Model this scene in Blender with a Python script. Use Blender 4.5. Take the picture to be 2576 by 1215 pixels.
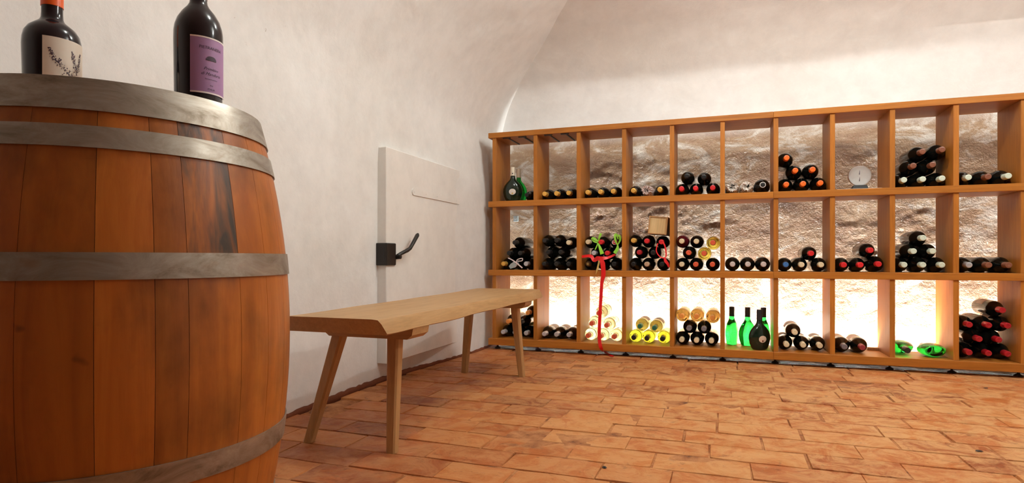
import bpy, bmesh, math, random
import numpy as np
from mathutils import Vector, Matrix, Euler

for o in list(bpy.data.objects):
    bpy.data.objects.remove(o)
SC = bpy.context.scene
COL = SC.collection
random.seed(7)

# ------------------------------------------------------------------ camera, world, lights, exposure
F_PX, YAW, HORIZON, EYE = 1504.2, 0.343766, 649.8, 0.6234
cam_d = bpy.data.cameras.new('camera')
cam = bpy.data.objects.new('camera', cam_d)
COL.objects.link(cam)
cam.location = (0, 0, EYE)
cam.rotation_euler = (math.pi / 2, 0, YAW)
cam_d.sensor_width = 36.0
cam_d.lens = 36.0 * F_PX / 2576
cam_d.shift_y = (HORIZON - 607.5) / 2576
cam_d.clip_start = 0.02
SC.camera = cam

world = bpy.data.worlds.new('world')
SC.world = world
world.use_nodes = True
world.node_tree.nodes['Background'].inputs[0].default_value = (1.0, 0.85, 0.7, 1)
world.node_tree.nodes['Background'].inputs[1].default_value = 0.0

SC.view_settings.view_transform = 'Standard'
SC.view_settings.look = 'None'
SC.view_settings.gamma = 1.0
SC.view_settings.use_curve_mapping = False
SC.view_settings.exposure = 0.0

def lamp(name, loc, watts, color, radius=0.03):
    d = bpy.data.lights.new(name, 'POINT')
    d.energy = watts
    d.color = color
    d.shadow_soft_size = radius
    o = bpy.data.objects.new(name, d)
    o.location = loc
    COL.objects.link(o)
    return o

WARM = (0.945, 1.0, 0.965)
lamp('ceiling_lamp_light', (-0.18, 1.57, 2.50), 33, WARM)
lamp('ceiling_lamp_light', (0.30, 2.70, 2.45), 41, WARM)
lamp('ceiling_lamp_light', (1.75, 2.45, 2.40), 48, WARM)
LED_STRENGTH = 430.0

C_, S_ = math.cos(YAW), math.sin(YAW)
def at(px, py, Y):
    """a point of the photograph on the upright plane at distance Y"""
    u, v = (px - 1288) / F_PX, (HORIZON - py) / F_PX
    dx, dy = C_ * u - S_, S_ * u + C_
    t = Y / dy
    return Vector((dx * t, Y, EYE + v * t))
def project(x, y, z):
    d = -S_ * x + C_ * y
    if d < 0.05:
        return None
    return 1288 + F_PX * (C_ * x + S_ * y) / d, HORIZON - F_PX * (z - EYE) / d

# ------------------------------------------------------------------ helpers
def tag(o, label=None, cat=None, group=None, kind=None):
    if label: o['label'] = label
    if cat: o['category'] = cat
    if group: o['group'] = group
    if kind: o['kind'] = kind
    return o
def empty(name, loc=(0, 0, 0), rot=(0, 0, 0)):
    o = bpy.data.objects.new(name, None)
    o.empty_display_size = 0.05
    o.location = loc
    o.rotation_euler = rot
    COL.objects.link(o)
    return o
def link(name, me, parent=None, mat=None):
    o = bpy.data.objects.new(name, me)
    COL.objects.link(o)
    if parent: o.parent = parent
    if mat and not me.materials: me.materials.append(mat)
    return o
def mesh(name, verts, faces, smooth=False, mat=None):
    me = bpy.data.meshes.new(name)
    me.from_pydata([tuple(v) for v in verts], [], faces)
    me.validate()
    bm = bmesh.new(); bm.from_mesh(me)
    bmesh.ops.recalc_face_normals(bm, faces=bm.faces)
    bm.to_mesh(me); bm.free()
    if smooth:
        me.polygons.foreach_set('use_smooth', [True] * len(me.polygons))
    if mat: me.materials.append(mat)
    return me
def box_me(name, x0, x1, y0, y1, z0, z1, mat=None, bevel=0.0, segs=1):
    bm = bmesh.new()
    vs = [bm.verts.new((x, y, z)) for x in (x0, x1) for y in (y0, y1) for z in (z0, z1)]
    for f in ((0, 1, 3, 2), (4, 6, 7, 5), (0, 4, 5, 1), (2, 3, 7, 6), (0, 2, 6, 4), (1, 5, 7, 3)):
        bm.faces.new([vs[i] for i in f])
    bmesh.ops.recalc_face_normals(bm, faces=bm.faces)
    if bevel:
        bmesh.ops.bevel(bm, geom=list(bm.edges), offset=bevel, segments=segs, affect='EDGES', profile=0.5)
    me = bpy.data.meshes.new(name)
    bm.to_mesh(me); bm.free()
    if mat: me.materials.append(mat)
    return me
def box(name, x0, x1, y0, y1, z0, z1, mat, parent=None, bevel=0.0):
    return link(name, box_me(name, x0, x1, y0, y1, z0, z1, mat, bevel), parent)
def lathe_me(name, prof, mat, segs=20, sy=1.0, a0=0.0, a1=2 * math.pi):
    full = abs(a1 - a0 - 2 * math.pi) < 1e-6
    n = segs if full else segs + 1
    vs, fs = [], []
    for r, z in prof:
        for i in range(n):
            a = a0 + (a1 - a0) * i / segs
            vs.append((r * math.cos(a), r * math.sin(a) * sy, z))
    for k in range(len(prof) - 1):
        for i in range(segs):
            j = (i + 1) % n
            fs.append((k * n + i, k * n + j, (k + 1) * n + j, (k + 1) * n + i))
    me = bpy.data.meshes.new(name)
    me.from_pydata(vs, [], fs)
    bm = bmesh.new(); bm.from_mesh(me)
    bmesh.ops.remove_doubles(bm, verts=bm.verts, dist=1e-6)
    bmesh.ops.recalc_face_normals(bm, faces=bm.faces)
    bm.to_mesh(me); bm.free()
    me.polygons.foreach_set('use_smooth', [True] * len(me.polygons))
    me.set_sharp_from_angle(angle=math.radians(50))
    me.materials.append(mat)
    return me
def tube_me(name, pts, rads, mat, n=10):
    """round rod through points, closed ends"""
    pts = [Vector(p) for p in pts]
    vs, fs = [], []
    up = Vector((0, 0, 1))
    for i, p in enumerate(pts):
        t = (pts[min(i + 1, len(pts) - 1)] - pts[max(i - 1, 0)]).normalized()
        a = t.cross(up if abs(t.z) < 0.95 else Vector((1, 0, 0))).normalized()
        b = t.cross(a)
        for k in range(n):
            an = 2 * math.pi * k / n
            vs.append(p + (a * math.cos(an) + b * math.sin(an)) * rads[i])
    for i in range(len(pts) - 1):
        for k in range(n):
            fs.append((i * n + k, i * n + (k + 1) % n, (i + 1) * n + (k + 1) % n, (i + 1) * n + k))
    fs.append(tuple(range(n))); fs.append(tuple(range((len(pts) - 1) * n, len(pts) * n)))
    me = mesh(name, vs, fs, True, mat)
    me.set_sharp_from_angle(angle=math.radians(50))
    return me
def ribbon_me(name, pts, widths, normals, mat, th=0.0012, sub=4):
    """flat band through points (Catmull-Rom), with its own thickness"""
    P = [Vector(p) for p in pts]; N = [Vector(q).normalized() for q in normals]
    PP, WW, NN = [], [], []
    for i in range(len(P) - 1):
        p0, p1, p2, p3 = P[max(i - 1, 0)], P[i], P[i + 1], P[min(i + 2, len(P) - 1)]
        for k in range(sub):
            t = k / sub
            PP.append(0.5 * ((2 * p1) + (p2 - p0) * t + (2 * p0 - 5 * p1 + 4 * p2 - p3) * t * t + (3 * p1 - p0 - 3 * p2 + p3) * t ** 3))
            WW.append(widths[i] * (1 - t) + widths[i + 1] * t)
            NN.append((N[i] * (1 - t) + N[i + 1] * t).normalized())
    PP.append(P[-1]); WW.append(widths[-1]); NN.append(N[-1])
    vs, fs = [], []
    for i, p in enumerate(PP):
        t = (PP[min(i + 1, len(PP) - 1)] - PP[max(i - 1, 0)]).normalized()
        s = t.cross(NN[i]).normalized()
        n = s.cross(t).normalized()
        for a, b in ((-1, 0), (1, 0), (1, 1), (-1, 1)):
            vs.append(p + s * a * WW[i] / 2 + n * b * th)
    for i in range(len(PP) - 1):
        for k in range(4):
            fs.append((i * 4 + k, i * 4 + (k + 1) % 4, i * 4 + 4 + (k + 1) % 4, i * 4 + 4 + k))
    fs.append((0, 1, 2, 3)); e = (len(PP) - 1) * 4; fs.append((e, e + 1, e + 2, e + 3))
    me = mesh(name, vs, fs, True, mat)
    me.set_sharp_from_angle(angle=math.radians(60))
    return me

# numpy value noise for plaster relief
_rng = np.random.default_rng(5)
_T = _rng.random((64, 64))
def vnoise(x, y):
    xi, yi = np.floor(x).astype(int), np.floor(y).astype(int)
    fx, fy = x - xi, y - yi
    fx = fx * fx * (3 - 2 * fx); fy = fy * fy * (3 - 2 * fy)
    g = lambda a, b: _T[a % 64, b % 64]
    return (g(xi, yi) * (1 - fx) + g(xi + 1, yi) * fx) * (1 - fy) + (g(xi, yi + 1) * (1 - fx) + g(xi + 1, yi + 1) * fx) * fy - 0.5
def fbm(x, y, octv=4, gain=0.5):
    s, a = 0, 1.0
    for k in range(octv):
        s = s + a * vnoise(x * 2 ** k + 17.3 * k, y * 2 ** k + 9.1 * k)
        a *= gain
    return s

# ------------------------------------------------------------------ materials
def mat_new(name):
    m = bpy.data.materials.new(name); m.use_nodes = True
    nt = m.node_tree
    return m, nt, nt.nodes['Principled BSDF']
def simple(name, col, rough=0.5, metal=0.0, spec=0.5, coat=0.0):
    m, nt, p = mat_new(name)
    p.inputs['Base Color'].default_value = (*col, 1)
    p.inputs['Roughness'].default_value = rough
    p.inputs['Metallic'].default_value = metal
    p.inputs['Specular IOR Level'].default_value = spec
    p.inputs['Coat Weight'].default_value = coat
    return m
class NT:
    def __init__(s, nt): s.nt = nt
    def n(s, typ, **kw):
        nd = s.nt.nodes.new(typ)
        for k, v in kw.items():
            if k.startswith('i_'):
                key = k[2:].replace('_', ' ')
                nd.inputs[key if key in nd.inputs else int(key)].default_value = v
            else: setattr(nd, k, v)
        return nd
    def l(s, a, b): s.nt.links.new(a, b)
    def coords(s, scale=(1, 1, 1), which='Object'):
        tc = s.n('ShaderNodeTexCoord'); mp = s.n('ShaderNodeMapping')
        mp.inputs['Scale'].default_value = scale
        s.l(tc.outputs[which], mp.inputs['Vector'])
        return mp.outputs[0]
    def noise(s, vec, scale, detail=4, rough=0.55, dist=0.0):
        nd = s.n('ShaderNodeTexNoise')
        nd.inputs['Scale'].default_value = scale; nd.inputs['Detail'].default_value = detail
        nd.inputs['Roughness'].default_value = rough; nd.inputs['Distortion'].default_value = dist
        s.l(vec, nd.inputs['Vector'])
        return nd.outputs['Fac']
    def ramp(s, fac, stops):
        nd = s.n('ShaderNodeValToRGB')
        el = nd.color_ramp.elements
        while len(el) < len(stops): el.new(0.5)
        for e, (p, c) in zip(el, stops):
            e.position = p; e.color = (*c, 1) if len(c) == 3 else c
        s.l(fac, nd.inputs[0])
        return nd.outputs[0]
    def mix(s, fac, a, b, mode='MIX'):
        nd = s.n('ShaderNodeMix', data_type='RGBA', blend_type=mode)
        for src, key in ((fac, 0), (a, 6), (b, 7)):
            if isinstance(src, (int, float)): nd.inputs[key].default_value = src
            elif isinstance(src, tuple): nd.inputs[key].default_value = (*src, 1)
            else: s.l(src, nd.inputs[key])
        return nd.outputs[2]
    def bump(s, h, strength, dist, normal=None):
        nd = s.n('ShaderNodeBump')
        nd.inputs['Strength'].default_value = strength; nd.inputs['Distance'].default_value = dist
        s.l(h, nd.inputs['Height'])
        if normal is not None: s.l(normal, nd.inputs['Normal'])
        return nd.outputs[0]
G = lambda v: (v, v, v)
FLAKE_AT = (-1.617, 1.70, 1.49)                # crumbling patch of plaster above the barrel

def plaster(name, base, dark, rough, bumps, flake=True, spec=0.3, low_only=False):
    m, nt, p = mat_new(name); t = NT(nt)
    v = t.coords()
    c = t.ramp(t.noise(v, 1.7, 5, 0.6), [(0.3, dark), (0.65, base)])
    c2 = t.ramp(t.noise(v, 9.0, 6, 0.65), [(0.25, G(0.90)), (0.6, G(1.0))])
    c = t.mix(1.0, c, c2, 'MULTIPLY')
    if flake:
        patch = t.ramp(t.noise(v, 1.1, 2), [(0.62, G(0)), (0.74, G(0.5))])
        ds = t.n('ShaderNodeVectorMath', operation='DISTANCE'); t.l(v, ds.inputs[0]); ds.inputs[1].default_value = FLAKE_AT
        near = t.ramp(ds.outputs['Value'], [(0.05, G(1)), (0.26, G(0))])
        patch = t.mix(1.0, patch, near, 'LIGHTEN')
        sp = t.ramp(t.noise(v, 26.0, 5, 0.7, 0.6), [(0.66, G(0)), (0.72, G(1))])
        f = t.mix(1.0, patch, sp, 'MULTIPLY')
        c = t.mix(f, c, (0.30, 0.20, 0.13))
    t.l(c, p.inputs['Base Color'])
    p.inputs['Roughness'].default_value = rough
    p.inputs['Specular IOR Level'].default_value = spec
    nrm = None
    mask = None
    if low_only:                              # the wall is only rough up to the shelf top
        sp_ = t.n('ShaderNodeSeparateXYZ'); t.l(v, sp_.inputs[0])
        mr = t.n('ShaderNodeMapRange'); mr.inputs[1].default_value = 1.56; mr.inputs[2].default_value = 1.43
        mr.inputs[3].default_value = 0.10; mr.inputs[4].default_value = 1.0
        t.l(sp_.outputs[2], mr.inputs[0]); mask = mr.outputs[0]
        # sealed and glossy behind the shelves, brown shade painted into the colour; limewash above
        shade_patches = t.ramp(t.noise(t.coords((1, 1, 1.7)), 3.4, 6, 0.68, 0.9), [(0.40, (0.28, 0.145, 0.064)), (0.53, (0.38, 0.235, 0.125)), (0.66, (0.68, 0.61, 0.52))])
        t.l(t.mix(mask, c, shade_patches), p.inputs['Base Color'])
        t.l(mask, p.inputs['Coat Weight']); p.inputs['Coat Roughness'].default_value = 0.13; p.inputs['Coat IOR'].default_value = 1.7
    for sc, st, di, det in bumps:
        hh = t.noise(v, sc, det, 0.6, 0.3)
        if mask is not None:
            mu = t.n('ShaderNodeMath', operation='MULTIPLY'); t.l(hh, mu.inputs[0]); t.l(mask, mu.inputs[1]); hh = mu.outputs[0]
        nrm = t.bump(hh, st, di, nrm)
    t.l(nrm, p.inputs['Normal'])
    if low_only: t.l(nrm, p.inputs['Coat Normal'])
    return m
def wood(name, c_dark, c_mid, c_light, axis, rough=0.5, scale=1.0, bump=0.15, rnd=0.25):
    m, nt, p = mat_new(name); t = NT(nt)
    sc = [34, 34, 34]; sc[axis] = 2.2
    v = t.coords(tuple(s * scale for s in sc))
    oi = t.n('ShaderNodeObjectInfo')
    add = t.n('ShaderNodeVectorMath', operation='MULTIPLY_ADD')
    t.l(oi.outputs['Random'], add.inputs[0]); add.inputs[1].default_value = (37, 61, 83); t.l(v, add.inputs[2])
    v = add.outputs[0]
    f = t.noise(v, 1.0, 5, 0.6, 1.2)
    c = t.ramp(f, [(0.28, c_dark), (0.5, c_mid), (0.74, c_light)])
    fine = t.noise(v, 5.0, 3, 0.6)
    c = t.mix(1.0, c, t.ramp(fine, [(0.3, G(0.86)), (0.6, G(1.0))]), 'MULTIPLY')
    br = t.n('ShaderNodeMapRange'); br.inputs[3].default_value = 1 - rnd; br.inputs[4].default_value = 1.0
    t.l(oi.outputs['Random'], br.inputs[0])
    c = t.mix(1.0, c, br.outputs[0], 'MULTIPLY')
    t.l(c, p.inputs['Base Color'])
    p.inputs['Roughness'].default_value = rough
    p.inputs['Specular IOR Level'].default_value = 0.35
    t.l(t.bump(fine, bump, 0.002), p.inputs['Normal'])
    return m
def glass(name, col, rough=0.03, ior=1.36):
    m, nt, p = mat_new(name)
    p.inputs['Base Color'].default_value = (*col, 1)
    p.inputs['Roughness'].default_value = rough
    p.inputs['IOR'].default_value = ior
    p.inputs['Transmission Weight'].default_value = 1.0
    return m

M = {}
M['plaster'] = plaster('limewashed_plaster', (0.84, 0.82, 0.795), (0.77, 0.74, 0.70), 0.75,
                       [(2.6, 0.25, 0.05, 3), (14.0, 0.18, 0.012, 5), (70.0, 0.22, 0.003, 4)])
M['rough_plaster'] = plaster('rough_glossy_plaster', (0.84, 0.82, 0.795), (0.77, 0.74, 0.70), 0.45,
                             [(11.0, 0.5, 0.02, 4), (42.0, 1.0, 0.012, 5), (120.0, 1.0, 0.005, 4)], False, 0.5, True)
M['white_paint'] = plaster('painted_door', (0.85, 0.815, 0.77), (0.81, 0.77, 0.72), 0.5, [(6.0, 0.2, 0.01, 3), (60.0, 0.12, 0.002, 3)], False)
M['oak_x'] = wood('oak_lengthwise', (0.45, 0.146, 0.017), (0.54, 0.188, 0.024), (0.61, 0.226, 0.034), 0, 0.45)
M['oak_z'] = wood('oak_upright', (0.45, 0.146, 0.017), (0.54, 0.188, 0.024), (0.61, 0.226, 0.034), 2, 0.45)
M['ash_y'] = wood('pale_bench_wood', (0.42, 0.235, 0.095), (0.48, 0.275, 0.118), (0.53, 0.315, 0.145), 1, 0.5, 1.0, 0.2, 0.1)
M['ash_z'] = wood('pale_bench_leg_wood', (0.42, 0.215, 0.080), (0.48, 0.255, 0.100), (0.53, 0.29, 0.12), 2, 0.5, 1.0, 0.2, 0.15)
M['ash_x'] = wood('pale_bench_batten_wood', (0.42, 0.225, 0.085), (0.48, 0.265, 0.108), (0.53, 0.30, 0.13), 0, 0.5, 1.0, 0.2, 0.1)
M['box_wood'] = wood('pale_box_wood', (0.70, 0.46, 0.20), (0.78, 0.54, 0.26), (0.82, 0.60, 0.31), 2, 0.55, 0.6, 0.1, 0.1)
M['box_edge'] = wood('box_edge_wood', (0.50, 0.26, 0.10), (0.58, 0.32, 0.13), (0.64, 0.38, 0.17), 2, 0.55, 0.6, 0.1, 0.1)

def barrel_wood(name, stain):
    m, nt, p = mat_new(name); t = NT(nt)
    v = t.coords((26, 26, 1.6))
    oi = t.n('ShaderNodeObjectInfo')
    add = t.n('ShaderNodeVectorMath', operation='MULTIPLY_ADD')
    t.l(oi.outputs['Random'], add.inputs[0]); add.inputs[1].default_value = (37, 61, 23); t.l(v, add.inputs[2])
    c = t.ramp(t.noise(add.outputs[0], 1.0, 6, 0.62, 1.0), [(0.25, (0.34, 0.090, 0.012)), (0.5, (0.44, 0.126, 0.016)), (0.75, (0.52, 0.166, 0.024))])
    blot = t.ramp(t.noise(t.coords((1, 1, 0.6)), 7.0, 5, 0.6), [(0.30, G(0.55)), (0.52, G(1.0))])
    c = t.mix(1.0, c, blot, 'MULTIPLY')
    knots = t.ramp(t.noise(t.coords((1, 1, 1)), 19.0, 2, 0.5), [(0.73, G(1.0)), (0.80, G(0.45))])
    c = t.mix(1.0, c, knots, 'MULTIPLY')
    if stain:
        tc = t.n('ShaderNodeTexCoord'); sep = t.n('ShaderNodeSeparateXYZ'); t.l(tc.outputs['Object'], sep.inputs[0])
        zr = t.ramp(sep.outputs[2], [(0.56, G(0)), (0.64, G(1))])
        ns = t.ramp(t.noise(t.coords((20, 20, 2.5)), 1.0, 4, 0.6, 0.8), [(0.36, G(1.0)), (0.60, G(0.0))])
        f = t.mix(1.0, zr, ns, 'MULTIPLY')
        c = t.mix(f, c, (0.055, 0.035, 0.022))
    br = t.n('ShaderNodeMapRange'); br.inputs[3].default_value = 0.78; br.inputs[4].default_value = 1.08
    t.l(oi.outputs['Random'], br.inputs[0])
    c = t.mix(1.0, c, br.outputs[0], 'MULTIPLY')
    t.l(c, p.inputs['Base Color'])
    p.inputs['Roughness'].default_value = 0.42
    p.inputs['Specular IOR Level'].default_value = 0.35
    t.l(t.bump(t.noise(v, 4.0, 3), 0.12, 0.003), p.inputs['Normal'])
    return m
M['barrel'] = barrel_wood('barrel_oak', False)
M['barrel_stained'] = barrel_wood('barrel_oak_stained', True)
def hoop_metal():
    m, nt, p = mat_new('galvanised_hoop'); t = NT(nt)
    v = t.coords((1, 1, 2.2))
    f = t.noise(v, 9.0, 6, 0.7, 0.8)
    c = t.ramp(f, [(0.28, (0.16, 0.115, 0.075)), (0.45, (0.30, 0.255, 0.205)), (0.7, (0.44, 0.40, 0.345))])
    rust = t.ramp(t.noise(v, 5.0, 4), [(0.60, G(0)), (0.72, G(0.6))])
    c = t.mix(rust, c, (0.26, 0.12, 0.05))
    t.l(c, p.inputs['Base Color'])
    p.inputs['Metallic'].default_value = 0.75
    r = t.ramp(f, [(0.3, G(0.55)), (0.7, G(0.34))]); t.l(r, p.inputs['Roughness'])
    t.l(t.bump(t.noise(v, 30.0, 4), 0.12, 0.003), p.inputs['Normal'])
    return m
M['hoop'] = hoop_metal()
def brick_mat():
    m, nt, p = mat_new('worn_terracotta'); t = NT(nt)
    oi = t.n('ShaderNodeObjectInfo'); geo = t.n('ShaderNodeNewGeometry')
    c = t.ramp(oi.outputs['Random'], [(0.0, (0.22, 0.050, 0.012)), (0.15, (0.33, 0.082, 0.018)), (0.45, (0.44, 0.128, 0.028)), (0.75, (0.49, 0.160, 0.038)), (1.0, (0.53, 0.205, 0.060))])
    v = geo.outputs['Position']
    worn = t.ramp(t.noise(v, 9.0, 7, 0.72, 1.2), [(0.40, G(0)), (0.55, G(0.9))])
    # wear paler in mid-room; its fade towards the bench paints the dimmer light there
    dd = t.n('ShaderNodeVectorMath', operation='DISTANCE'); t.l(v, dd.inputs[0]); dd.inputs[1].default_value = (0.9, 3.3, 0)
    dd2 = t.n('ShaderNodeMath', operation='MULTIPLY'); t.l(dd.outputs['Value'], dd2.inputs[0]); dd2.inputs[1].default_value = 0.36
    light_fade = t.ramp(dd2.outputs[0], [(0.30, G(1.0)), (0.95, G(0.30))])
    worn = t.mix(1.0, worn, light_fade, 'MULTIPLY')
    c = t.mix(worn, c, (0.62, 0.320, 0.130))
    red = t.ramp(t.noise(v, 6.0, 6, 0.68, 0.9), [(0.54, G(0)), (0.64, G(0.75))])
    c = t.mix(red, c, (0.44, 0.120, 0.028))
    pit = t.ramp(t.noise(v, 60.0, 3, 0.6), [(0.25, G(0.55)), (0.36, G(1.0))])
    c = t.mix(1.0, c, pit, 'MULTIPLY')
    soot = t.ramp(t.noise(v, 16.0, 6, 0.7, 0.8), [(0.58, G(1.0)), (0.74, (0.50, 0.44, 0.42))])
    c = t.mix(1.0, c, soot, 'MULTIPLY')
    t.l(c, p.inputs['Base Color'])
    t.l(t.ramp(t.noise(v, 12.0, 4), [(0.3, G(0.42)), (0.7, G(0.7))]), p.inputs['Roughness'])
    p.inputs['Specular IOR Level'].default_value = 0.35
    n = t.bump(t.noise(v, 14.0, 5, 0.6), 0.35, 0.012)
    t.l(t.bump(t.noise(v, 90.0, 4), 0.25, 0.003, n), p.inputs['Normal'])
    return m
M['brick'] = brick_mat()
def mortar_mat():
    m, nt, p = mat_new('floor_mortar'); t = NT(nt)
    geo = t.n('ShaderNodeNewGeometry'); v = geo.outputs['Position']
    c = t.ramp(t.noise(v, 11.0, 6, 0.7), [(0.30, (0.06, 0.020, 0.008)), (0.44, (0.33, 0.115, 0.036)), (0.64, (0.54, 0.24, 0.09))])
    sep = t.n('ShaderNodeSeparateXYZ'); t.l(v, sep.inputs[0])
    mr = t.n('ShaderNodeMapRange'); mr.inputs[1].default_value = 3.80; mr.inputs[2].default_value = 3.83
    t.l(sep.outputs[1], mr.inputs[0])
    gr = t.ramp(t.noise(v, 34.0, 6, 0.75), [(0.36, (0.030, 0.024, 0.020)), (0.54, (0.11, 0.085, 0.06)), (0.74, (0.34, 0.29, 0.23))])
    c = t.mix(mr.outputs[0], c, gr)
    t.l(c, p.inputs['Base Color']); p.inputs['Roughness'].default_value = 0.9
    t.l(t.bump(t.noise(v, 45.0, 5, 0.7), 0.6, 0.01), p.inputs['Normal'])
    return m
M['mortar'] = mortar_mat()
M['footing'] = plaster('red_footing', (0.19, 0.050, 0.018), (0.11, 0.030, 0.012), 0.85, [(40.0, 0.5, 0.008, 5)], False)

M['dark_glass'] = simple('dark_wine_glass', (0.0045, 0.005, 0.004), 0.10, 0, 0.35)
M['black_glass_purple'] = simple('dark_bottle_glass', (0.010, 0.005, 0.008), 0.10, 0, 0.5)
GL = {'dark': M['dark_glass'], 'yellow': glass('yellow_glass', (0.78, 0.60, 0.10)), 'rose': simple('red_wine_glass', (0.085, 0.006, 0.010), 0.09),
      'pale': glass('pale_green_glass', (0.80, 0.93, 0.62)), 'lime': glass('yellow_green_glass', (0.62, 0.80, 0.06)),
      'olive': glass('olive_glass', (0.30, 0.30, 0.07)), 'honey': glass('amber_glass', (0.50, 0.34, 0.10)), 'green': glass('green_glass', (0.02, 0.62, 0.10)),
      'darkgreen': simple('dark_green_glass', (0.006, 0.016, 0.008), 0.07), 'midgreen': glass('deep_green_glass', (0.010, 0.30, 0.035))}
def foil(n, c, rough=0.38, metal=0.0): return simple(n + '_foil', c, rough, metal)
CAP = {'gold': foil('gold', (0.85, 0.48, 0.10), 0.35, 0.35), 'red': foil('red', (0.70, 0.020, 0.025)), 'black': foil('black', (0.010, 0.009, 0.009)),
       'orange': foil('orange', (0.90, 0.17, 0.020)), 'ring': foil('black_ring', (0.02, 0.018, 0.018)), 'mint': foil('mint', (0.72, 0.80, 0.66)),
       'brown': foil('brown', (0.24, 0.085, 0.045)), 'silver': foil('silver', (0.62, 0.62, 0.66), 0.32, 0.5), 'cream': foil('cream', (0.82, 0.68, 0.44)),
       'bronze': foil('bronze', (0.10, 0.045, 0.015), 0.4, 0.4), 'badge': foil('badge_red', (0.70, 0.03, 0.03)), 'tan': foil('tan', (0.55, 0.35, 0.23)),
       'crimson': foil('crimson', (0.42, 0.010, 0.018)), 'coral': foil('coral', (0.72, 0.11, 0.045)), 'pearl': foil('pearl', (0.66, 0.56, 0.53)),
       'blue': foil('blue', (0.05, 0.16, 0.42)), 'amber': foil('amber', (0.80, 0.30, 0.06)), 'green': foil('green', (0.03, 0.16, 0.09)),
       'grey': foil('grey', (0.20, 0.18, 0.20)), 'maroon': foil('maroon', (0.33, 0.04, 0.05))}
M['paper'] = simple('label_paper', (0.72, 0.66, 0.60), 0.7)
M['yellow_paper'] = simple('yellow_label', (0.85, 0.55, 0.06), 0.6)
M['cream_label'] = simple('cream_label', (0.80, 0.70, 0.58), 0.6)
M['purple_label'] = simple('purple_label', (0.36, 0.19, 0.37), 0.55)
M['ink'] = simple('label_ink', (0.05, 0.02, 0.045), 0.6)
M['white_edge'] = simple('label_border', (0.88, 0.80, 0.76), 0.5)
M['tissue'] = simple('white_tissue', (0.84, 0.78, 0.72), 0.8)
M['black_iron'] = simple('black_iron', (0.022, 0.017, 0.014), 0.42, 0.3)
M['black_plastic'] = simple('black_plastic', (0.012, 0.011, 0.011), 0.5)
M['red_ribbon'] = simple('red_satin', (0.80, 0.010, 0.012), 0.40)
M['green_ribbon'] = simple('green_satin', (0.30, 0.68, 0.045), 0.45)
M['pink_ribbon'] = simple('pale_satin', (0.72, 0.58, 0.56), 0.4)
M['tag'] = simple('grey_tag', (0.36, 0.40, 0.40), 0.5)
M['steel'] = simple('brushed_steel', (0.6, 0.6, 0.6), 0.3, 1.0)
M['clear'] = glass('clear_glass', (0.97, 0.98, 0.98), 0.0, 1.46)
M['rail'] = simple('dark_rail', (0.030, 0.016, 0.010), 0.5)
M['gold_print'] = simple('gold_print', (0.62, 0.40, 0.10), 0.5)
M['beige_label'] = simple('beige_label', (0.74, 0.56, 0.42), 0.6)
def emitter(name, col, strength):
    m = bpy.data.materials.new(name); m.use_nodes = True
    nt = m.node_tree; nt.nodes.remove(nt.nodes['Principled BSDF'])
    e = nt.nodes.new('ShaderNodeEmission'); e.inputs[0].default_value = (*col, 1); e.inputs[1].default_value = strength
    nt.links.new(e.outputs[0], nt.nodes['Material Output'].inputs[0])
    return m
M['led'] = emitter('led_light', (0.95, 0.99, 0.98), LED_STRENGTH)

# ------------------------------------------------------------------ the vaulted room
def resample(pts, step):
    """smooth a profile and cut it at even steps"""
    p = np.array(pts, float)
    for _ in range(3):                      # Chaikin, keeps the ends
        q = [p[0]]
        for a, b in zip(p[:-1], p[1:]):
            q += [a * 0.75 + b * 0.25, a * 0.25 + b * 0.75]
        q.append(p[-1]); p = np.array(q)
    s = np.concatenate([[0], np.cumsum(np.hypot(*np.diff(p, axis=0).T))])
    n = max(2, int(s[-1] / step))
    t = np.linspace(0, s[-1], n + 1)
    return np.stack([np.interp(t, s, p[:, 0]), np.interp(t, s, p[:, 1])], 1)
PX = [(-1.632, -0.03), (-1.632, 0.6), (-1.632, 1.2), (-1.628, 1.4), (-1.606, 1.564), (-1.515, 1.768), (-1.360, 1.96), (-1.172, 2.12),
      (-0.955, 2.268), (-0.68, 2.41), (-0.35, 2.54), (0.0, 2.63), (0.5, 2.70), (1.05, 2.72)]
PY = [(4.30, -0.03), (4.30, 0.6), (4.30, 1.3), (4.28, 1.45), (4.24, 1.564), (4.18, 1.768), (4.083, 1.96), (3.942, 2.12),
      (3.70, 2.268), (3.42, 2.40), (3.10, 2.52), (2.60, 2.64), (2.0, 2.72), (1.25, 2.76)]
def base_shift(y):                           # the left wall is not straight near the floor
    return np.interp(y, [0, 1.9, 2.5, 2.9, 3.3, 3.7, 4.3], [0.0, 0.012, -0.012, -0.010, 0.030, 0.058, 0.062])
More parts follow.
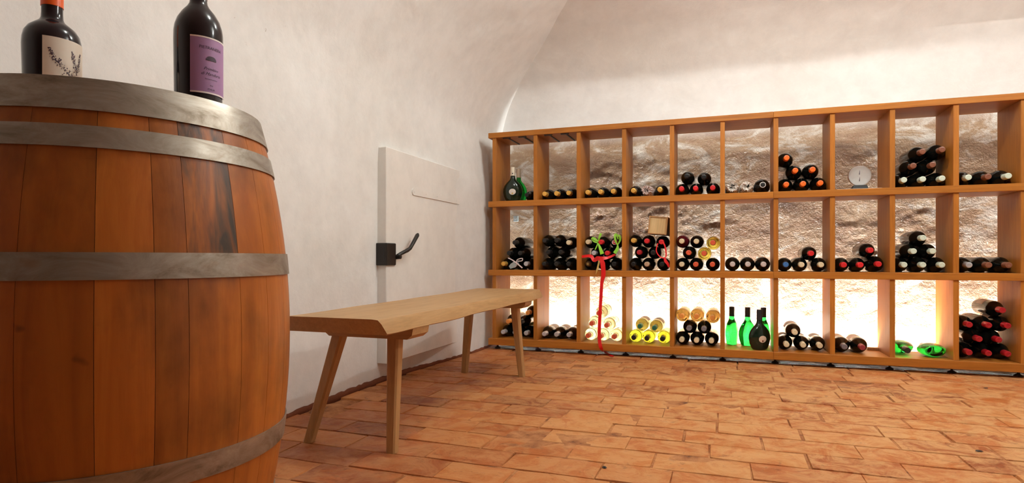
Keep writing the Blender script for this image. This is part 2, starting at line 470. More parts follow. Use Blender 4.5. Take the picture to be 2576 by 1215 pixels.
def wall_grid(name, prof, u0, u1, du, step, axis, relief, mat, shift=None, mirror=None):
    pr = resample(prof, step)
    us = np.linspace(u0, u1, int((u1 - u0) / du) + 1)
    tg = np.gradient(pr, axis=0); tg /= np.hypot(tg[:, 0], tg[:, 1])[:, None]
    nr = np.stack([tg[:, 1], -tg[:, 0]], 1)  # into the room for rising profiles on the low side
    if axis == 'Y': nr = -nr
    s = np.concatenate([[0], np.cumsum(np.hypot(*np.diff(pr, axis=0).T))])
    U, Sg = np.meshgrid(us, s, indexing='ij')
    d = relief(U, Sg, np.broadcast_to(pr[:, 1], U.shape))
    A = pr[None, :, 0] + nr[None, :, 0] * d
    Z = pr[None, :, 1] + nr[None, :, 1] * d
    if shift is not None:
        A = A + shift(us)[:, None] * np.clip((1.5 - pr[:, 1]) / 0.4, 0, 1)[None, :]
    if mirror is not None: A = 2 * mirror - A
    P = np.stack([A, U, Z] if axis == 'X' else [U, A, Z], -1).reshape(-1, 3)
    n, m = U.shape
    idx = np.arange(n * m).reshape(n, m)
    q = np.stack([idx[:-1, :-1], idx[1:, :-1], idx[1:, 1:], idx[:-1, 1:]], -1).reshape(-1, 4)
    me = bpy.data.meshes.new(name)
    me.from_pydata(P.tolist(), [], q.tolist())
    me.polygons.foreach_set('use_smooth', [True] * len(me.polygons))
    me.materials.append(mat)
    return link(name, me)
soft = lambda u, s, z: 0.010 * fbm(u * 1.3, s * 1.3, 3) + 0.0025 * fbm(u * 9 + 5, s * 9, 3)
def rough_relief(u, s, z):
    low = np.clip((1.50 - z) / 0.25, 0, 1)
    big = fbm(u * 3.1 + 3, s * 5.2, 3)
    fine = fbm(u * 16 + 7, s * 26, 3, 0.6)
    patch = np.clip(fbm(u * 2.2 + 31, s * 2.8 + 4, 2) * 3 + 0.6, 0.25, 1)
    left = np.clip((u + 1.35) / 0.5, 0.25, 1)
    return soft(u, s, z) * (1 - low) * 0.8 + low * left * (0.017 * big + 0.008 * fine * patch)
wl = wall_grid('wall_left', PX, -7.2, 4.40, 0.035, 0.03, 'X', soft, M['plaster'], base_shift)
tag(wl, 'cream plastered cellar wall curving up into the vault beside the door', kind='structure')
PY.append((0.6, 2.77))
wb = wall_grid('wall_back', PY, -1.75, 3.75, 0.011, 0.011, 'Y', rough_relief, M['rough_plaster'])
tag(wb, 'rough glossy plaster wall behind the bottle shelves, lit from below', kind='structure')
wr = wall_grid('wall_right', PX, -7.2, 4.40, 0.12, 0.1, 'X', soft, M['plaster'], None, 1.0)
tag(wr, 'plastered cellar wall on the far right, out of the picture', kind='structure')
wf = box('wall_front', -1.75, 3.75, -7.3, -7.0, -0.03, 2.8, M['plaster'])
tag(wf, 'plastered cellar wall behind the viewer', kind='structure')

# floor: mortar bed with loose-laid terracotta bricks
gx, gy = np.arange(-1.75, 3.76, 0.02), np.arange(0.80, 4.41, 0.02)
GX, GY = np.meshgrid(gx, gy, indexing='ij')
GZ = np.clip(-0.0040 + 0.012 * fbm(GX * 6, GY * 9, 3), -0.012, -0.0012)
GZ[:, 0] = -0.008
GZ = np.where(GY > 3.79, -0.009 + 0.006 * fbm(GX * 20, GY * 20, 3), GZ)
nx_, ny_ = GX.shape
idx = np.arange(nx_ * ny_).reshape(nx_, ny_)
fv = np.stack([GX, GY, GZ], -1).reshape(-1, 3).tolist()
ff = np.stack([idx[:-1, :-1], idx[1:, :-1], idx[1:, 1:], idx[:-1, 1:]], -1).reshape(-1, 4).tolist()
n0 = len(fv)
xe = float(gx[-1]); ye = float(gy[-1])
fv += [(-1.75, -7.2, -0.008), (xe, -7.2, -0.008), (-1.75, -7.2, -0.12), (xe, -7.2, -0.12), (-1.75, ye, -0.12), (xe, ye, -0.12)]
ff += [tuple([n0, n0 + 1] + [int(k) for k in idx[::-1, 0]]), (n0, n0 + 2, n0 + 3, n0 + 1), (n0 + 2, n0 + 4, n0 + 5, n0 + 3)]
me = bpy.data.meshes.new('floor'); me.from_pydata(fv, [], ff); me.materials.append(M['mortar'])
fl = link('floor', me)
tag(fl, 'worn terracotta brick floor laid in running rows', kind='structure')
ROWP, BW, BL = 0.1475, 0.1415, 0.2815
def brick_me(k):
    r = random.Random(100 + k)
    bm = bmesh.new()
    j = lambda a: r.uniform(-a, a)
    lx, ly = BL / 2 + j(0.003), BW / 2 + j(0.0025)
    top, rim = [], []
    pts = []
    for (sx, sy) in ((-1, -1), (-0.35, -1), (0.35, -1), (1, -1), (1, 1), (0.35, 1), (-0.35, 1), (-1, 1)):
        pts.append((sx * lx + j(0.003), sy * ly + j(0.003)))
    n = len(pts)
    vs = [bm.verts.new((x, y, -0.03)) for x, y in pts]
    vr = [bm.verts.new((x, y, -0.0025 - r.uniform(0, 0.003))) for x, y in pts]
    vt = [bm.verts.new((x * 0.985, y * 0.968, j(0.0010))) for x, y in pts]
    for a, b in ((vs, vr), (vr, vt)):
        for i in range(n): bm.faces.new((a[i], a[(i + 1) % n], b[(i + 1) % n], b[i]))
    bm.faces.new(vt)
    bmesh.ops.recalc_face_normals(bm, faces=bm.faces)
    me = bpy.data.meshes.new('brick'); bm.to_mesh(me); bm.free()
    me.polygons.foreach_set('use_smooth', [True] * len(me.polygons))
    me.set_sharp_from_angle(angle=math.radians(40))
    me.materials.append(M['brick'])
    return me
BRICKS = [brick_me(k) for k in range(10)]
rb = random.Random(11)
cand = []
row = 0
y = 1.667 - 18 * ROWP
while y < 3.80:
    x = -1.70 + (row % 2) * BL / 2 + rb.uniform(-0.06, 0.06)
    while x < 3.70:
        f = rb.choice([1, 1, 1, 1, 0.97, 1.03, 0.72, 0.9]) if rb.random() < 0.8 else 1
        L = (BL + 0.0035) * f
        cx_, cy_ = x + L / 2, y + ROWP / 2
        if cx_ - L / 2 > -1.66 or cx_ > -1.60:
            p = project(cx_, cy_, 0)
            vis = p is not None and -500 < p[0] < 2576 + 420 and p[1] < 1215 + 330 and cy_ > 0.9
            score = 0 if p is None else (0 if not vis else 1e6) - abs(p[0] - 1500) - abs(p[1] - 900)
            cand.append((score, vis, cx_, cy_, f, rb.randrange(10), rb.uniform(-0.012, 0.012), rb.choice((0, math.pi)), rb.uniform(-0.0015, 0.0015)))
        x += L
    y += ROWP; row += 1
cand.sort(key=lambda c: -c[0])
parts = [c for c in cand if c[1]][:298]
rest = [c for c in cand if c not in parts]
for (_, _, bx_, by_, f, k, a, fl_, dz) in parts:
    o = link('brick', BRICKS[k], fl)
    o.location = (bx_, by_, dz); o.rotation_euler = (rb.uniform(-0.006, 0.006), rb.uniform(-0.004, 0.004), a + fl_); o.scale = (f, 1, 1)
V, Fc = [], []
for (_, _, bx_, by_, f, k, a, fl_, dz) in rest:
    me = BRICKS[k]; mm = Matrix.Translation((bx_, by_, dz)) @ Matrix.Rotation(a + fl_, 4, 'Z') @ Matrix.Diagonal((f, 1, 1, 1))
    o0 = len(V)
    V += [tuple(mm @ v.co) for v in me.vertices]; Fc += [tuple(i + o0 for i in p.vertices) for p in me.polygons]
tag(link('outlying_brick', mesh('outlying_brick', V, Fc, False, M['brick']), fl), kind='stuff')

# red footing strip where the plaster stops short of the floor
vs, fs = [], []
ys = np.linspace(-1.6, 4.2, 240)
rr = random.Random(4)
for yy in ys:
    xx = -1.632 + float(base_shift(yy)) + 0.002
    tz = 0.016 + 0.006 * rr.random() + 0.005 * math.sin(yy * 3.1)
    vs += [(xx - 0.03, yy, -0.01), (xx + 0.012, yy, -0.01), (xx + 0.010, yy, tz - 0.004), (xx - 0.03, yy, tz)]
for i in range(len(ys) - 1):
    for k in range(4): fs.append((i * 4 + k, i * 4 + (k + 1) % 4, i * 4 + 4 + (k + 1) % 4, i * 4 + 4 + k))
tag(link('baseboard_left', mesh('baseboard_left', vs, fs, True, M['footing'])), 'ragged red brick footing showing below the white plaster wall', kind='structure')

# ------------------------------------------------------------------ low white door with iron latch on the left wall
door = empty('door_1', (-1.595, 3.03, 0.09))
tag(door, 'low white painted cellar door with iron latch and strap hinge', kind='structure')
def dl(o):                                    # world-built meshes under a placed root
    o.matrix_parent_inverse = Matrix.Translation(-Vector(door.location)); return o
slab = box_me('door_leaf', -1.665, -1.594, 2.596, 3.47, 0.095, 1.182, M['white_paint'], 0.004)
dl(link('door_leaf', slab, door))
hv, hz0 = [], 0.984
n = 8
prof = [(2.866, -0.018)] + [(2.866 + 0.018 - 0.018 * math.cos(t), 0.018 * math.sin(t)) for t in []]
outline = [(3.452, hz0 - 0.019), (3.452, hz0 + 0.019)]
for i in range(n + 1):
    a = math.pi / 2 + math.pi * i / n
    outline.append((2.868 + 0.019 * math.cos(a), hz0 + 0.019 * math.sin(a)))
vs = [(-1.5945, yy, zz) for yy, zz in outline] + [(-1.589, yy, zz) for yy, zz in outline]
k = len(outline)
fs = [tuple(range(k)), tuple(range(k, 2 * k))] + [(i, (i + 1) % k, k + (i + 1) % k, k + i) for i in range(k)]
strap = dl(link('strap_hinge', mesh('strap_hinge', vs, fs, False, M['white_paint']), door))
for i in range(5):
    yy = 2.872 + 0.134 * i
    r_ = link('rivet', lathe_me('rivet', [(0.0, 0.0025), (0.003, 0.002), (0.005, 0.0)], M['white_paint'], 8), strap)
    r_.matrix_world = Matrix.Translation((-1.589, yy, hz0)) @ Matrix.Rotation(math.pi / 2, 4, 'Y')
    r_.matrix_parent_inverse = Matrix.Identity(4)
    r_.matrix_parent_inverse = (door.matrix_basis @ strap.matrix_parent_inverse @ strap.matrix_basis).inverted()
latch = dl(link('latch_plate', box_me('latch_plate', -1.650, -1.583, 2.583, 2.672, 0.588, 0.700, M['black_iron'], 0.005, 2), door))
def under_latch(o):
    o.matrix_parent_inverse = Matrix.Translation(-Vector(door.location)).inverted() @ Matrix.Translation(-Vector(door.location)); return o
link('keyhole_slot', box_me('keyhole_slot', -1.6035, -1.5985, 2.5822, 2.586, 0.612, 0.676, M['black_plastic']), latch)
link('pivot_knob', tube_me('pivot_knob', [(-1.595, 2.676, 0.630), (-1.560, 2.676, 0.632)], [0.013, 0.012], M['black_iron'], 12), latch)
link('lever_handle', tube_me('lever_handle', [(-1.575, 2.672, 0.638), (-1.566, 2.690, 0.648), (-1.556, 2.735, 0.664), (-1.552, 2.758, 0.676), (-1.550, 2.79, 0.707), (-1.548, 2.828, 0.746), (-1.548, 2.836, 0.754)],
                             [0.0085, 0.0095, 0.0105, 0.0105, 0.0105, 0.011, 0.006], M['black_iron'], 12), latch)

# ------------------------------------------------------------------ oak barrel
BC = (-1.19, 0.89)
BH, RB_, RH_ = 0.92, 0.338, 0.2745
def barrel_r(z): return RB_ - (RB_ - RH_) * ((z - BH / 2) / (BH / 2)) ** 2
barrel = empty('oak_barrel', (BC[0], BC[1], 0))
tag(barrel, 'upright oak wine barrel with grey metal hoops and a dark stain', 'barrel')
seams = [-77, -59.5, -41.8, -27.5, -18.6, -1.3, 11.9, 25.5, 38.0, 54.0, 67.5]
while seams[-1] < 263: seams.append(seams[-1] + random.uniform(13, 18))
seams.append(283)
for a, b in zip(seams[:-1], seams[1:]):
    gap = 0.07
    a0, a1 = math.radians(a + gap), math.radians(b - gap)
    nz, na = 22, 4
    vs, fs = [], []
    for i in range(nz + 1):
        z = 0.002 + (BH - 0.004) * i / nz
        ro = barrel_r(z); ri = ro - 0.024
        for j in range(na + 1):
            t = a0 + (a1 - a0) * j / na
            ee = 0.0006 if j in (0, na) else 0
            vs.append(((ro - ee) * math.cos(t), (ro - ee) * math.sin(t), z))
        for j in range(na + 1):
            t = a0 + (a1 - a0) * j / na
            vs.append((ri * math.cos(t), ri * math.sin(t), z))
    w = 2 * (na + 1)
    for i in range(nz):
        for j in range(na):
            fs.append((i * w + j, i * w + j + 1, (i + 1) * w + j + 1, (i + 1) * w + j))
            fs.append((i * w + na + 1 + j, i * w + na + 2 + j, (i + 1) * w + na + 2 + j, (i + 1) * w + na + 1 + j))
        fs.append((i * w, (i + 1) * w, (i + 1) * w + na + 1, i * w + na + 1))
        fs.append((i * w + na, (i + 1) * w + na, (i + 1) * w + 2 * na + 1, i * w + 2 * na + 1))
    for base in (0, nz * w):
        for j in range(na): fs.append((base + j, base + j + 1, base + na + 2 + j, base + na + 1 + j))
    me = mesh('stave', vs, fs, True, M['barrel_stained'] if a == -18.6 else M['barrel'])
    me.set_sharp_from_angle(angle=math.radians(35))
    link('stave', me, barrel)
for z0, z1 in ((0.866, 0.9215), (0.803, 0.8395), (0.589, 0.633), (0.233, 0.277), (0.083, 0.118), (0.0, 0.054)):
    prof = []
    for i in range(5): z = z0 + (z1 - z0) * i / 4; prof.append((barrel_r(z) + 0.0032, z))
    for i in range(4, -1, -1): z = z0 + (z1 - z0) * i / 4; prof.append((barrel_r(z) + 0.0004, z))
    prof.append(prof[0])
    link('hoop', lathe_me('hoop', prof, M['hoop'], 96), barrel)
HEADZ = 0.905
ri = barrel_r(HEADZ) - 0.025
for i in range(6):                            # boards of the barrel head
    y0, y1 = -ri + 2 * ri * i / 6 + 0.0008, -ri + 2 * ri * (i + 1) / 6 - 0.0008
    low, up = [], []
    for t in range(7):
        yy = y0 + (y1 - y0) * t / 6; xx = math.sqrt(max(ri * ri - yy * yy, 0))
        low.append((-xx, yy)); up.append((xx, yy))
    ol = low + up[::-1]
    vs = [(x, yy, HEADZ - 0.02) for x, yy in ol] + [(x, yy, HEADZ) for x, yy in ol]
    k = len(ol)
    fs = [tuple(range(k)), tuple(range(k, 2 * k))] + [(q, (q + 1) % k, k + (q + 1) % k, k + q) for q in range(k)]
    link('head_board', mesh('head_board', vs, fs, False, M['barrel']), barrel)

# ------------------------------------------------------------------ the two bottles standing on the barrel
def text_me(name, txt, size, R, ang, z, mat, shear=0.0, font_scale=1.0):
    """lettering wrapped round a bottle of radius R, centred at angle ang and height z"""
    cu = bpy.data.curves.new(name, 'FONT'); cu.body = txt; cu.size = size; cu.shear = shear
    cu.align_x = 'CENTER'; cu.align_y = 'CENTER'; cu.resolution_u = 2
    tmp = bpy.data.objects.new(name, cu); COL.objects.link(tmp)
    dg = bpy.context.evaluated_depsgraph_get(); dg.update()
    me = bpy.data.meshes.new_from_object(tmp.evaluated_get(dg))
    bpy.data.objects.remove(tmp); bpy.data.curves.remove(cu)
    for v in me.vertices:
        a = ang + v.co.x * font_scale / R
        v.co = Vector((R * math.cos(a), R * math.sin(a), z + v.co.y))
    me.materials.clear(); me.materials.append(mat); me.name = name
    return me
def band_me(name, R, th, z0, z1, ca, half, mat, n=16):
    return lathe_me(name, [(R, z0), (R + th, z0), (R + th, z1), (R, z1), (R, z0)], mat, n, 1.0, ca - half, ca + half)

def stout_bottle(name, loc, label, prof, cap_prof, cap_mat, cap_name):
    o = empty(name, loc)
    tag(o, label, 'bottle')
    link('glass_body', lathe_me('glass_body', prof, M['black_glass_purple'], 40), o)
    link(cap_name, lathe_me(cap_name, cap_prof, cap_mat, 32), o)
    return o
b2 = (-0.997, 0.918, HEADZ + 0.0005)
R2 = 0.0447
ob2 = stout_bottle('wine_bottle', b2, 'tall dark wine bottle with a purple label standing on the barrel',
    [(0, 0.006), (R2 * 0.7, 0.003), (R2 * 0.88, 0.0), (R2 * 0.955, 0.004), (R2 * 0.965, 0.02), (R2, 0.15), (R2 * 0.995, 0.168), (R2 * 0.96, 0.180), (R2 * 0.86, 0.194), (R2 * 0.68, 0.208), (R2 * 0.48, 0.219), (R2 * 0.375, 0.227), (R2 * 0.345, 0.236), (R2 * 0.335, 0.30), (0, 0.302)],
    [(R2 * 0.345, 0.2265 + 0.009), (R2 * 0.365, 0.2365), (R2 * 0.36, 0.30), (R2 * 0.38, 0.301), (R2 * 0.38, 0.31), (R2 * 0.33, 0.312), (0, 0.312)], simple('silver_foil_cap', (0.72, 0.66, 0.72), 0.25, 0.7), 'capsule')
ang2 = math.atan2(-b2[1], -b2[0]) + math.radians(34)
lb = link('label', band_me('label', R2 * 0.996, 0.0004, 0.040, 0.151, ang2, math.radians(53), M['purple_label'], 22), ob2)
for z in (0.0405, 0.1485):
    link('label_border', band_me('label_border', R2 * 0.996 + 0.0004, 0.0002, z, z + 0.0028, ang2, math.radians(53), M['white_edge'], 22), lb)
RT = R2 * 0.996 + 0.0009
a_t = ang2 - math.radians(4)
link('label_text', text_me('label_text', 'PIETRANERA', 0.0082, RT, a_t, 0.130, M['ink'], 0.1), lb)
link('label_text', text_me('label_text', 'Primitivo', 0.0082, RT, a_t, 0.089, M['ink'], 0.45), lb)
link('label_text', text_me('label_text', 'di Manduria', 0.0085, RT, a_t, 0.079, M['ink'], 0.45), lb)
link('label_text', text_me('label_text', 'denominazione', 0.0042, RT, a_t, 0.069, M['ink']), lb)
link('label_text', text_me('label_text', 'dop', 0.0042, RT, a_t, 0.057, M['ink']), lb)
link('label_text', text_me('label_text', 'ITALIA', 0.0052, RT, a_t, 0.049, M['ink']), lb)
vs, fs = [], []                               # dark domed emblem
for i in range(13):
    x = -0.0105 + 0.021 * i / 12
    zt_ = 0.0078 * max(0.0, 1 - (abs(x) / 0.0108) ** 2.6) ** 0.5
    aa = a_t + x / RT
    vs += [(RT * math.cos(aa), RT * math.sin(aa), 0.1055), (RT * math.cos(aa), RT * math.sin(aa), 0.1065 + zt_)]
for i in range(12): fs.append((2 * i, 2 * i + 2, 2 * i + 3, 2 * i + 1))
link('label_emblem', mesh('label_emblem', vs, fs, False, M['ink']), lb)

b1 = (-1.199, 0.771, HEADZ + 0.0005)
R1 = 0.0462
ob1 = stout_bottle('wine_bottle', b1, 'stout dark wine bottle with orange capsule and vine drawing label on the barrel',
    [(0, 0.006), (R1 * 0.7, 0.003), (R1 * 0.88, 0.0), (R1 * 0.94, 0.004), (R1 * 0.95, 0.02), (R1, 0.115), (R1 * 0.985, 0.128), (R1 * 0.93, 0.140), (R1 * 0.80, 0.150), (R1 * 0.60, 0.158), (R1 * 0.44, 0.164), (R1 * 0.38, 0.170), (R1 * 0.365, 0.18), (R1 * 0.36, 0.26), (0, 0.262)],
    [(R1 * 0.37, 0.1915), (R1 * 0.385, 0.192), (R1 * 0.375, 0.262), (R1 * 0.33, 0.268), (0, 0.268)], simple('orange_foil_cap', (0.85, 0.12, 0.01), 0.35), 'capsule')
ang1 = math.atan2(-b1[1], -b1[0]) + math.radians(32)
lb1 = link('label', band_me('label', R1 * 0.999, 0.0005, 0.030, 0.124, ang1, math.radians(50), M['cream_label'], 22), ob1)
RT1 = R1 * 0.999 + 0.0010
vs, fs = [], []
rv = random.Random(21)
def blob(x, z, s):
    n0 = len(vs); k = 5; ph = rv.random() * 6
    for i in range(k):
        q = ph + 2 * math.pi * i / k; rr_ = s * rv.uniform(0.5, 1.2)
        xx = x + rr_ * math.cos(q)
        aa = ang1 + xx / RT1
        vs.append((RT1 * math.cos(aa), RT1 * math.sin(aa), z + rr_ * math.sin(q)))
    fs.append(tuple(range(n0, n0 + k)))
def stroke(pts, s0, s1, dens=34):
    for i in range(len(pts) - 1):
        (xa, za), (xb, zb) = pts[i], pts[i + 1]
        for k in range(dens):
            t = rv.random(); s = s0 + (s1 - s0) * (i + t) / (len(pts) - 1)
            blob(xa + (xb - xa) * t + rv.gauss(0, s), za + (zb - za) * t + rv.gauss(0, s), rv.uniform(0.0005, 0.0013))
stroke([(-0.030, 0.101), (-0.027, 0.092), (-0.022, 0.080), (-0.010, 0.072), (0.000, 0.060), (0.010, 0.045)], 0.0010, 0.0042)
stroke([(0.006, 0.104), (0.008, 0.096), (0.011, 0.085), (0.013, 0.072), (0.012, 0.050)], 0.0010, 0.0036)
stroke([(0.026, 0.106), (0.024, 0.092), (0.020, 0.080), (0.016, 0.068)], 0.0008, 0.0030)
stroke([(-0.022, 0.082), (-0.012, 0.084)], 0.001, 0.001, 16)
stroke([(-0.033, 0.102), (-0.027, 0.102)], 0.0005, 0.0005, 10)
link('label_print', mesh('label_print', vs, fs, False, M['ink']), lb1)

# ------------------------------------------------------------------ bench
bench = empty('wooden_bench', (-1.17, 2.35, 0))
tag(bench, 'long pale wooden bench with live edge seat and splayed legs', 'bench')
bi = Matrix.Translation(-Vector(bench.location))
def bp(o): o.matrix_parent_inverse = bi; return o
vs, fs = [], []
nseg = 44
rr = random.Random(8)
for i in range(nseg + 1):
    t = i / nseg
    yy = 1.488 + (3.262 - 1.488) * t
    w1 = 0.006 * math.sin(t * 9.0) + 0.005 * math.sin(t * 23 + 1)
    w2 = 0.006 * math.sin(t * 7.0 + 2) + 0.004 * math.sin(t * 19)
    xr = -0.948 - 0.052 * t + w1; xl = -1.272 - 0.115 * t + w2
    sag = 0.003 * math.sin(math.pi * t)
    zt, zb = 0.447 - sag, 0.399 - sag
    ring = [(xl, zt - 0.001), (xl + 0.02, zt), (xr - 0.02, zt), (xr, zt - 0.002), (xr + 0.008 + 0.003 * rr.random(), zt - 0.018 + 0.004 * rr.random()), (xr + 0.018 + 0.004 * rr.random(), zb + 0.004), (xr + 0.012, zb),
            (xl - 0.010, zb), (xl - 0.016, zb + 0.006), (xl - 0.008, zt - 0.018)]
    dy = 0.0
    vs += [(x, yy + dy + (0.025 * (0.447 - z) / 0.048 if i == 0 else 0), z) for x, z in ring]
k = 10
for i in range(nseg):
    for q in range(k): fs.append((i * k + q, i * k + (q + 1) % k, (i + 1) * k + (q + 1) % k, (i + 1) * k + q))
fs.append(tuple(range(k))); fs.append(tuple(range(nseg * k, nseg * k + k)))
me = mesh('seat', vs, fs, True, M['ash_y']); me.set_sharp_from_angle(angle=math.radians(28))
bp(link('seat', me, bench))
for (yc, xr, xl) in ((1.735, -0.935, -1.275), (2.985, -0.975, -1.355)):
    bm = bmesh.new()
    y0, y1 = yc - 0.055, yc + 0.055
    ol = [(xl, 0.401), (xr, 0.401), (xr - 0.004, 0.378), (xr - 0.022, 0.364), (xl + 0.022, 0.364), (xl + 0.004, 0.378)]
    vv = [(x, y0, z) for x, z in ol] + [(x, y1, z) for x, z in ol]
    n_ = len(ol)
    me = mesh('batten', vv, [tuple(range(n_)), tuple(range(n_, 2 * n_))] + [(i, (i + 1) % n_, n_ + (i + 1) % n_, n_ + i) for i in range(n_)], False, M['ash_x'])
    bm.free()
    bp(link('batten', me, bench))
for (fx, fy, tx, ty) in ((-1.008, 1.676, -1.020, 1.715), (-1.333, 1.680, -1.232, 1.715), (-1.013, 2.982, -1.043, 2.962), (-1.341, 2.980, -1.300, 2.955)):
    vs, fs = [], []
    for z, s, x, yy in ((0.001, 0.0155, fx, fy), (0.372, 0.0215, tx, ty)):
        c = s * 0.30
        for (a, b) in ((-s, -s + c), (-s + c, -s), (s - c, -s), (s, -s + c), (s, s - c), (s - c, s), (-s + c, s), (-s, s - c)):
            vs.append((x + a, yy + b, z))
    fs = [tuple(range(8)), tuple(range(8, 16))] + [(i, (i + 1) % 8, 8 + (i + 1) % 8, 8 + i) for i in range(8)]
    bp(link('leg', mesh('leg', vs, fs, False, M['ash_z']), bench))

# ------------------------------------------------------------------ oak shelves
D0, D1 = 3.80, 4.09
X0, PC, TD = -1.503, 0.294, 0.026
ZB = [(0.033, 0.078), (0.506, 0.545), (0.973, 1.012), (1.444, 1.479)]      # base, two shelves, top
ROWZ = {1: (1.012, 1.444), 2: (0.545, 0.973), 3: (0.078, 0.506)}
def shelf_unit(label, xa, xb, cols, feet):
    root = empty('wine_shelf', ((xa + xb) / 2, D0, 0))
    tag(root, label, 'shelf', 'two oak shelf units standing side by side')
    inv = Matrix.Translation(-Vector(root.location))
    def p(o): o.matrix_parent_inverse = inv; return o
    for nm, (z0, z1), ins in (('base_board', ZB[0], 0), ('shelf_board', ZB[1], 0), ('shelf_board', ZB[2], 0), ('top_board', ZB[3], 0)):
        p(link(nm, box_me(nm, xa, xb, D0 - 0.006, D1, z0, z1, M['oak_x'], 0.0018), root))
    for r in (1, 2, 3):
        z0, z1 = ROWZ[r]
        for c in cols:
            x = X0 + PC * c
            p(link('divider', box_me('divider', x, x + TD, D0 + 0.002, D1 - 0.002, z0 + 0.0002, z1 - 0.0002, M['oak_z'], 0.0012), root))
    for c in feet:
        x = X0 + PC * c + TD / 2
        for yy in (3.868, 4.03):
            f = p(link('foot', lathe_me('foot', [(0, 0.0005), (0.019, 0.0005), (0.021, 0.004), (0.019, 0.009), (0.010, 0.014), (0.006, 0.017), (0.006, 0.0332), (0, 0.0332)], M['black_plastic'], 14), root))
            f.location = (x, yy, 0)
    return root, p
unitA, pa = shelf_unit('oak wine shelf unit beside the white door, with glass rails at top', -1.531, 0.2600, range(0, 6), range(0, 6))
unitB, pb_ = shelf_unit('oak wine shelf unit running out of the picture, farther from the door', 0.2606, 2.10, range(6, 13), range(6, 13))
for c in (0, 1):                              # dark rails for hanging glasses under the top board
    xa, xb = X0 + PC * c + TD, X0 + PC * (c + 1)
    for k in range(2):
        xm = xa + (xb - xa) * (0.30 + 0.42 * k)
        vs = []
        prof = [(-0.032, 1.4435), (0.032, 1.4435), (0.032, 1.4395), (0.004, 1.4395), (0.004, 1.4300), (-0.004, 1.4300), (-0.004, 1.4395), (-0.032, 1.4395)]
        prof = [(-0.0045, 1.4437), (0.0045, 1.4437), (0.0045, 1.4380), (-0.0045, 1.4380)]
        for yy in (D0 + 0.012, D1 - 0.03): vs += [(xm + a, yy, z) for a, z in prof]
        fs = [(0, 1, 2, 3), (4, 5, 6, 7)] + [(i, (i + 1) % 4, 4 + (i + 1) % 4, 4 + i) for i in range(4)]
        rail = pa(link('glass_rail', mesh('glass_rail', vs, fs, False, M['rail']), unitA))
        pa_inv = None
        link('rail_stop', box_me('rail_stop', xm - 0.034, xm + 0.020, D0 + 0.006, D0 + 0.020, 1.4372, 1.4436, M['rail']), rail)

# light strip lying on the floor behind the shelves
led = empty('led_strip', (0.3, 4.125, -0.006))
tag(led, 'bright white light strip lying on the floor behind the shelves', 'light strip')
li = Matrix.Translation(-Vector(led.location))
o = link('channel', box_me('channel', -1.47, 2.2, 4.116, 4.136, -0.006, 0.030, M['steel']), led); o.matrix_parent_inverse = li
o = link('added_baffle', box_me('added_baffle', -1.47, 2.2, 4.112, 4.1155, -0.006, 0.0365, M['steel']), led); o.matrix_parent_inverse = li  # unseen front edge added to block the strip's light from spilling under the shelf
o = link('diffuser', box_me('diffuser', -1.47, 2.2, 4.118, 4.134, 0.0302, 0.040, M['led']), led); o.matrix_parent_inverse = li

